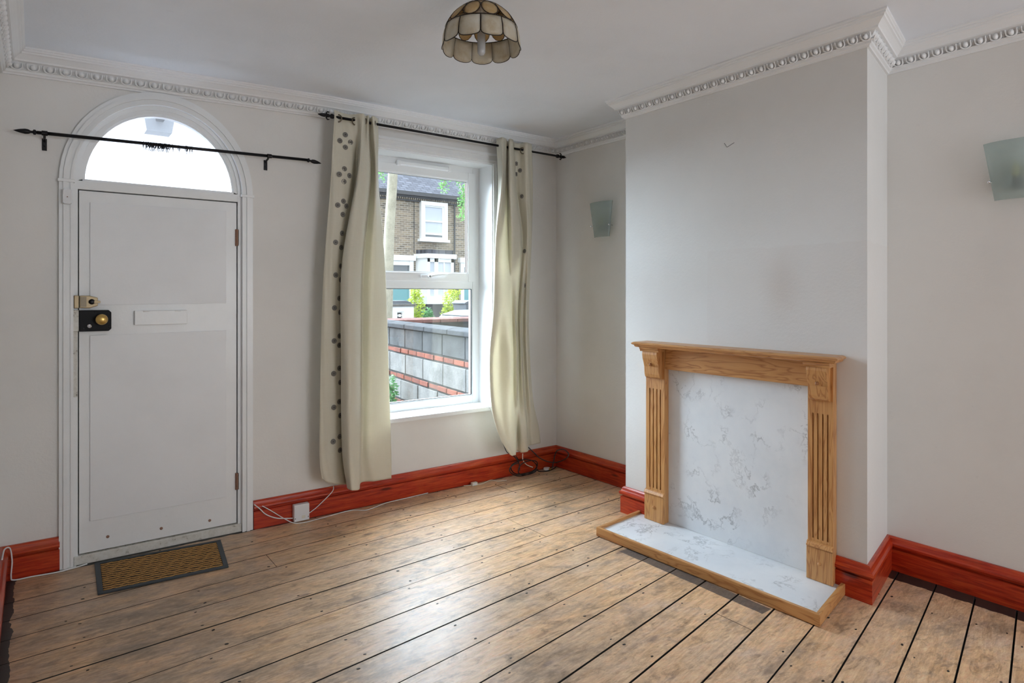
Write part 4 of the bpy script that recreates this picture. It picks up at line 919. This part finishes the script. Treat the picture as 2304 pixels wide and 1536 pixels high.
while l < 3.1:
    e = min(l+.62, 3.1); MB().prism([(-.035, 1.0), (.225, 1.0), (.225, 1.05), (.095, 1.075), (-.035, 1.05)], l+.004, e-.004, 'y').build('coping_stone', M['coping'], gw, bevel=.006, seg=1); l = e
sw = empty('street_wall', (4.0, 8.42, 0)); tag(sw, 'low street wall topped with pink brick coping beyond the garden', 'garden wall')
MB().box(-.30, 4.2, .0, .22, -.3, .985).build('wall_body', M['mortar'], sw)
for k in range(15): MB().prism([(-.03, .985), (.25, .985), (.25, 1.035), (.11, 1.06), (-.03, 1.035)], -.30+k*.30+.004, -.004+k*.30, 'x').build('coping_brick', M['pinkcoping'], sw, bevel=.006, seg=1)
M['asphalt'] = mat_concrete('road_asphalt', (.09, .09, .092), (.05, .05, .052)); M['soil'] = mat_concrete('garden_gravel', (.12, .105, .09), (.05, .045, .04))
gr = MB().box(-30, 60, D+.25, 70, -.6, -.35).build('ground', M['asphalt']); tag(gr, 'grey road between the houses', 'ground', kind='structure')
tag(MB().box(-6, 8, D+.246, 8.6, -.35, .10).build('garden_ground', M['soil']), 'bare earth of the small front garden', 'ground', kind='structure')
tag(MB().box(-4, 30, 14.2, 22.4, -.35, .15).build('pavement', M['asphalt']), 'pavement and front gardens across the road', 'ground', kind='structure')

# ------------------------------------------------------------------ outside: the terraced house across the road
def mat_stock():
    t = NT('london_stock_brick', .95, spec=.15); geo = t.node('ShaderNodeNewGeometry'); sx = t.node('ShaderNodeSeparateXYZ'); t.link(geo.outputs['Position'], sx.inputs[0]); cb_ = t.node('ShaderNodeCombineXYZ'); t.link(sx.outputs[0], cb_.inputs[0]); t.link(sx.outputs[2], cb_.inputs[1])
    br = t.node('ShaderNodeTexBrick', Scale=1.0); br.inputs['Brick Width'].default_value = .235; br.inputs['Row Height'].default_value = .078; br.inputs['Mortar Size'].default_value = .010; br.inputs['Bias'].default_value = -.1
    br.inputs['Color1'].default_value = (.30, .24, .17, 1); br.inputs['Color2'].default_value = (.115, .10, .085, 1); br.inputs['Mortar'].default_value = (.40, .37, .33, 1); t.link(cb_.outputs[0], br.inputs['Vector'])
    n = t.noise(geo.outputs['Position'], 1.3, 5, .65); t.color(t.mix(t.ramp(n, [(.45, (0, 0, 0)), (.75, (.65, .65, .65))]), br.outputs['Color'], (.34, .27, .20))); return t.m
def mat_slate():
    t = NT('grey_roof_slate', .85, spec=.1); p = t.coord('Object'); sx = t.node('ShaderNodeSeparateXYZ'); t.link(p, sx.inputs[0]); cb_ = t.node('ShaderNodeCombineXYZ'); t.link(sx.outputs[0], cb_.inputs[0]); t.link(t.math('MULTIPLY', sx.outputs[1], 1.0), cb_.inputs[1])
    br = t.node('ShaderNodeTexBrick', Scale=1.0); br.inputs['Brick Width'].default_value = .30; br.inputs['Row Height'].default_value = .17; br.inputs['Mortar Size'].default_value = .014
    br.inputs['Color1'].default_value = (.115, .115, .135, 1); br.inputs['Color2'].default_value = (.065, .065, .078, 1); br.inputs['Mortar'].default_value = (.03, .03, .034, 1); t.link(cb_.outputs[0], br.inputs['Vector']); t.color(br.outputs['Color']); return t.m
M['stock'] = mat_stock(); M['slate'] = mat_slate()
M['render_white'] = NT('white_masonry_paint', .7, (.84, .84, .83)).m; M['darkpane'] = NT('dark_window_glass', .08, (.10, .115, .125), spec=.8).m; M['net'] = NT('net_curtain', .8, (.52, .55, .60)).m; M['gutter'] = NT('dark_gutter', .5, (.06, .06, .065)).m
M['teal'] = NT('teal_door_paint', .4, (.16, .36, .38)).m
YF = 22.0
hs = empty('terraced_house', (12.2, YF, .15)); tag(hs, 'brown brick terraced house with slate roof across the road', 'house'); HO = hs.location.copy()
def hb(b, name, mat, parent=None, **kw):
    o = b.build(name, mat, None, **kw); o.parent = parent or hs
    if parent is None: o.location = -HO
    return o
hb(MB().box(5.6, 22, YF, YF+6, -.2, 5.22), 'wall', M['stock'])
rf = MB().box(0, 16.4, 0, 7.2, -.06, .0).build('roof', M['slate'], hs); rf.location = (5.6-HO.x, YF-.32-HO.y, 5.30-HO.z); rf.rotation_euler = (math.radians(36), 0, 0)
hb(MB().box(5.6, 22, YF-.40, YF-.28, 5.16, 5.30), 'gutter', M['gutter'])
hb(MB().box(5.6, 22, YF-.10, YF, 4.98, 5.20).box(5.6, 22, YF-.16, YF, 5.10, 5.22), 'eaves_band', M['gutter'])
for k in range(64): hb(MB().box(9.2+k*.09, 9.245+k*.09, YF-.155, YF-.10, 5.03, 5.10), 'dentil', M['render_white' if False else 'stock'])
w_ = MB(); 
def surround(x0, x1, z0, z1, wd, dep): return MB().box(x0, x0+wd, YF-dep, YF, z0, z1).box(x1-wd, x1, YF-dep, YF, z0, z1).box(x0+wd, x1-wd, YF-dep, YF, z1-wd, z1).box(x0+wd, x1-wd, YF-dep, YF, z0, z0+.10)
uw = hb(surround(11.90, 13.08, 3.55, 5.02, .15, .16), 'window', M['render_white'])
hb(MB().box(11.82, 13.15, YF-.22, YF, 3.46, 3.56), 'sill', M['render_white'])
hb(MB().box(12.05, 12.93, YF-.05, YF-.02, 3.62, 4.9), 'pane', M['net'])
hb(frame_ := MB().box(12.05, 12.11, YF-.10, YF-.05, 3.65, 4.88).box(12.87, 12.93, YF-.10, YF-.05, 3.65, 4.88).box(12.11, 12.87, YF-.10, YF-.05, 3.74, 3.80).box(12.11, 12.87, YF-.10, YF-.05, 4.24, 4.29).box(12.11, 12.87, YF-.10, YF-.05, 4.82, 4.88), 'sash_frame', M['render_white'])
hb(MB().box(12.11, 12.87, YF-.07, YF-.05, 3.62, 3.74), 'pane', M['darkpane'])
# bay window
by = YF-.55
bay = hb(MB().prism([(11.74, YF), (11.95, by), (13.12, by), (13.33, YF)], .15, 1.05, 'z'), 'bay_base', M['gutter'])
hb(MB().prism([(11.70, YF), (11.90, by-.06), (13.17, by-.06), (13.38, YF)], 1.05, 1.35, 'z'), 'bay_apron', M['render_white'])
hb(MB().prism([(11.66, YF), (11.88, by-.10), (13.19, by-.10), (13.42, YF)], 2.80, 2.97, 'z'), 'bay_cornice', M['render_white'])
hb(MB().prism([(11.76, YF), (11.97, by), (13.10, by), (13.31, YF)], 2.97, 3.13, 'z'), 'bay_roof', M['slate'])
for x0, x1, y in ((11.95, 12.06, by), (12.26, 12.42, by), (13.0, 13.12, by)): hb(MB().box(x0, x1, y, y+.12, 1.35, 2.80), 'mullion', M['render_white'])
hb(MB().box(12.68, 12.72, by+.02, by+.08, 1.35, 2.72), 'mullion', M['render_white']); hb(MB().box(11.95, 13.12, by, by+.10, 2.66, 2.80), 'bay_head', M['render_white'])
hb(MB().prism([(11.74, YF), (11.95, by), (12.0, by+.02), (11.80, YF)], 1.35, 2.80, 'z').prism([(13.33, YF), (13.12, by), (13.07, by+.02), (13.27, YF)], 1.35, 2.80, 'z'), 'bay_cheek', M['render_white'])
for x0, x1 in ((12.06, 12.26), (12.42, 12.68), (12.72, 13.0)): hb(MB().box(x0, x1, by+.06, by+.08, 1.35, 2.70), 'pane', M['net'])
# doorways
for x0, x1, nm in ((10.45, 11.58, 0), (13.70, 14.8, 1)):
    hb(MB().box(x0, x0+.16, YF-.14, YF, .15, 2.70).box(x1-.16, x1, YF-.14, YF, .15, 2.70).box(x0-.06, x1+.06, YF-.20, YF, 2.70, 2.90).box(x0+.16, x1-.16, YF-.12, YF, 2.52, 2.70), 'door_surround', M['render_white'])
    hb(MB().box(x0+.16, x1-.16, YF-.06, YF-.02, .15, 2.1), 'front_door', M['teal']); hb(MB().box(x0+.16, x1-.16, YF-.05, YF-.02, 2.16, 2.52), 'fanlight', M['darkpane']); hb(MB().box(x0+.16, x1-.16, YF-.08, YF-.02, 2.08, 2.16), 'door_rail', M['render_white'])
hb(MB().tube([(13.45, YF-.07, .2), (13.45, YF-.07, 5.1)], .035, 8), 'downpipe', M['gutter']); hb(MB().tube([(11.66, YF-.03, 3.0), (11.66, YF-.03, 5.0)], .012, 6), 'cable', M['gutter'])
# far-side front garden things
ww = empty('screen_wall', (7.3, 14.45, -.35)); tag(ww, 'white painted low wall with a pierced screen block across the road', 'garden wall')
ww.rotation_euler = (0, 0, 0)
def wc(b, name, mat): o = b.build(name, mat, ww); return o
wc(MB().box(-.9, -.12, 0, .12, 0, 1.46).box(.08, .36, 0, .12, 0, 1.46).box(-.12, .08, 0, .12, 0, 1.13).box(-.12, .08, 0, .12, 1.34, 1.46), 'wall_body', M['render_white'])
wc(MB().box(-.12, .08, .02, .10, 1.13, 1.16).box(-.12, .08, .02, .10, 1.31, 1.34).box(-.12, -.09, .02, .10, 1.16, 1.31).box(.05, .08, .02, .10, 1.16, 1.31).box(-.05, .01, .02, .10, 1.20, 1.27).box(-.09, -.05, .03, .09, 1.225, 1.245).box(.01, .05, .03, .09, 1.225, 1.245), 'screen_block', M['render_white'])
wc(MB().box(-.12, .08, .11, .13, 1.13, 1.34), 'shadow_gap', M['gutter']); wc(MB().box(-.93, .39, -.03, .15, 1.46, 1.52), 'coping', M['block'])
def bin_(loc, rz, label):
    root = empty('wheelie_bin', loc, rz); tag(root, label, 'bin', 'wheelie bins across the road')
    m = NT('charcoal_bin_plastic', .5, (.075, .08, .09)).m
    b = MB(); b.add([(-.20,-.22,.03),(.20,-.22,.03),(.20,.22,.03),(-.20,.22,.03),(-.28,-.30,1.0),(.28,-.30,1.0),(.28,.30,1.0),(-.28,.30,1.0)], [(0,3,2,1),(4,5,6,7),(0,1,5,4),(1,2,6,5),(2,3,7,6),(3,0,4,7)]); b.build('body', m, root, bevel=.015)
    MB().prism([(-.33, 1.0), (.33, 1.0), (.33, 1.05), (.18, 1.10), (-.18, 1.10), (-.33, 1.04)], -.30, .30, 'y').build('lid', m, root, bevel=.012); MB().tube([(-.22, .36, .98), (.22, .36, .98)], .02, 8).build('handle', m, root)
    for sx_ in (-.22, .22): MB().lathe([(.10, -.025), (.10, .025)], 14, place((sx_, .26, .10), (1, 0, 0))).build('wheel', M['black_rubber'], root)
bin_((9.62, 15.0, .15), .1, 'black wheelie bin at the right between the yellow-green bush and window frame'); bin_((7.75, 15.6, .15), -.2, 'black wheelie bin behind the white screen wall')
def leaf_mat(name, c1, c2):
    t = NT(name, .5, c1, spec=.3); n = t.noise(t.coord('Position'), 9, 3, .6); c = t.ramp(n, [(.35, c2), (.65, c1)]); t.color(c)
    tr = t.node('ShaderNodeBsdfTranslucent'); t.link(c, tr.inputs['Color']); mx = t.node('ShaderNodeMixShader'); mx.inputs[0].default_value = .35; t.link(t.b.outputs[0], mx.inputs[1]); t.link(tr.outputs[0], mx.inputs[2]); t.link(mx.outputs[0], t.n['Material Output'].inputs['Surface']); return t.m
M['leaf_yellow'] = leaf_mat('golden_privet_leaf', (.62, .66, .08), (.30, .44, .06)); M['leaf_green'] = leaf_mat('green_leaf', (.16, .36, .13), (.06, .17, .06)); M['leaf_tree'] = leaf_mat('robinia_leaf', (.26, .50, .15), (.13, .32, .10)); M['bark'] = mat_concrete('lichen_bark', (.50, .46, .36), (.30, .27, .21))
def leaves(b, cen, rad, cnt, sz, rnd, shell=.55):
    for _ in range(cnt):
        d = Vector((rnd.gauss(0, 1), rnd.gauss(0, 1), rnd.gauss(0, 1))).normalized(); r = shell+(1-shell)*rnd.random()
        p = Vector(cen)+Vector((d.x*rad[0], d.y*rad[1], d.z*rad[2]))*r
        R = Matrix.Rotation(rnd.uniform(0, 6.3), 4, 'Z') @ Matrix.Rotation(rnd.uniform(-1, 1), 4, 'X') @ Matrix.Rotation(rnd.uniform(-.8, .8), 4, 'Y'); s = sz*rnd.uniform(.6, 1.3)
        b.add([(-s, 0, 0), (0, -s*.4, s*.12), (s, 0, 0), (0, s*.4, s*.12)], [(0, 1, 2, 3)], Matrix.Translation(p) @ R)
    return b
def bush(loc, blobs, mat, sz, label, seed):
    rnd = random.Random(seed); root = empty('bush', loc); tag(root, label, 'bush', 'bushes across the road'); b = MB(); st = MB()
    for c, r, n in blobs: leaves(b, c, r, n, sz, rnd); st.tube([(0, 0, 0), tuple(x*.5 for x in c), c], .02, 5)
    b.build('foliage', mat, root); st.build('stem', M['bark'], root)
bush((9.02, 16.9, .15), [((0, 0, .45), (.24, .25, .4), 500), ((.03, 0, .95), (.27, .27, .45), 700), ((-.02, 0, 1.35), (.16, .2, .3), 260)], M['leaf_yellow'], .045, 'tall yellow-green bush left of the bay window', 1)
bush((9.85, 16.4, .15), [((-.05, 0, .5), (.26, .25, .45), 600), ((.08, 0, 1.05), (.28, .25, .4), 650), ((.28, .1, 1.4), (.25, .2, .25), 260)], M['leaf_yellow'], .045, 'spreading yellow-green bush beside the wheelie bin', 2)
bush((9.50, 17.1, .15), [((0, 0, .45), (.26, .26, .45), 700)], M['leaf_green'], .05, 'low dark green bush between the two yellow-green ones', 3)
bush((3.30, 6.9, .10), [((0, 0, .12), (.14, .16, .12), 260), ((.05, -.05, .25), (.07, .08, .12), 90)], M['leaf_green'], .03, 'small green weed at the foot of the block garden wall', 4)
# street tree
tr_ = empty('street_tree', (6.20, 12.84, -.35)); tag(tr_, 'street tree with pale lichened trunk and feathery green leaves', 'tree'); to = tr_.location
MB().tube(spline([(-.06, .05, 0), (-.03, .03, 1.6), (.0, 0, 3.0), (.07, -.04, 4.4), (.10, -.05, 5.6), (.2, -.1, 7.5)], 6), .105, 12, taper=[1.25-.42*k/30 for k in range(31)]).build('trunk', M['bark'], tr_, smooth=True)
rnd = random.Random(5); br_ = MB(); lv = MB()
for tip, mid in (((.0-.05, -2.4, 3.75), (.05, -1.2, 5.4)), ((.25, -2.6, 3.55), (.2, -1.3, 5.5)), ((.45, -2.7, 4.0), (.4, -1.4, 5.6)), ((-.6, -.9, 4.15), (-.2, -.4, 5.5)), ((.55, -2.5, 3.9), (.5, -1.2, 5.7)), ((.15, -2.5, 3.95), (.2, -1.2, 5.6)), ((.72, -2.6, 3.8), (.6, -1.3, 5.6)), ((-.02, -2.45, 4.0), (.1, -1.2, 5.5)), ((.3, -2.5, 3.25), (.3, -1.3, 5.2))):
    pts = spline([(.1, -.05, 5.3), mid, (tip[0], tip[1], tip[2]+.5), tip], 6); br_.tube(pts, .012, 5)
    for p in pts[10:]: leaves(lv, (p[0], p[1], p[2]-.02), (.12, .14, .13), 20, .035, rnd, .2)
for k in range(26):
    c = (rnd.uniform(-2.2, 2.4), rnd.uniform(-2, 2), rnd.uniform(6.3, 8.6)); br_.tube([(.15, -.08, 6.0), tuple((a+b_)/2 for a, b_ in zip((.15, -.08, 6.4), c)), c], .03, 5); leaves(lv, c, (.7, .7, .5), 120, .06, rnd, .3)
br_.build('branch', M['bark'], tr_); lv.build('leaves', M['leaf_tree'], tr_)['kind'] = 'stuff'
# parked car
ca = empty('parked_car', (8.3, 11.25, -.35)); tag(ca, 'silver grey parked car half hidden by the street wall', 'car'); mcar = NT('silver_car_paint', .25, (.16, .17, .185), metal=.3).m
MB().prism([(-2.0, .25), (2.0, .25), (2.05, .55), (1.9, .80), (1.1, .88), (-1.35, .88), (-1.95, .72), (-2.05, .5)], -.82, .82, 'y').build('body', mcar, ca, bevel=.06)
MB().prism([(-1.9, .85), (1.3, .85), (.8, 1.34), (.2, 1.42), (-1.0, 1.40), (-1.3, 1.34)], -.70, .70, 'y').build('cabin', M['darkpane'], ca, bevel=.04); MB().prism([(-1.35, 1.33), (.82, 1.33), (.2, 1.44), (-1.0, 1.42)], -.69, .69, 'y').build('roof', mcar, ca, bevel=.03)
for wx in (-1.25, 1.25):
    for wy in (-.78, .78): MB().lathe([(.18, -.1), (.31, -.1), (.31, .1), (.18, .1)], 20, place((wx, wy, .31), (0, 1, 0))).build('wheel', M['black_rubber'], ca)
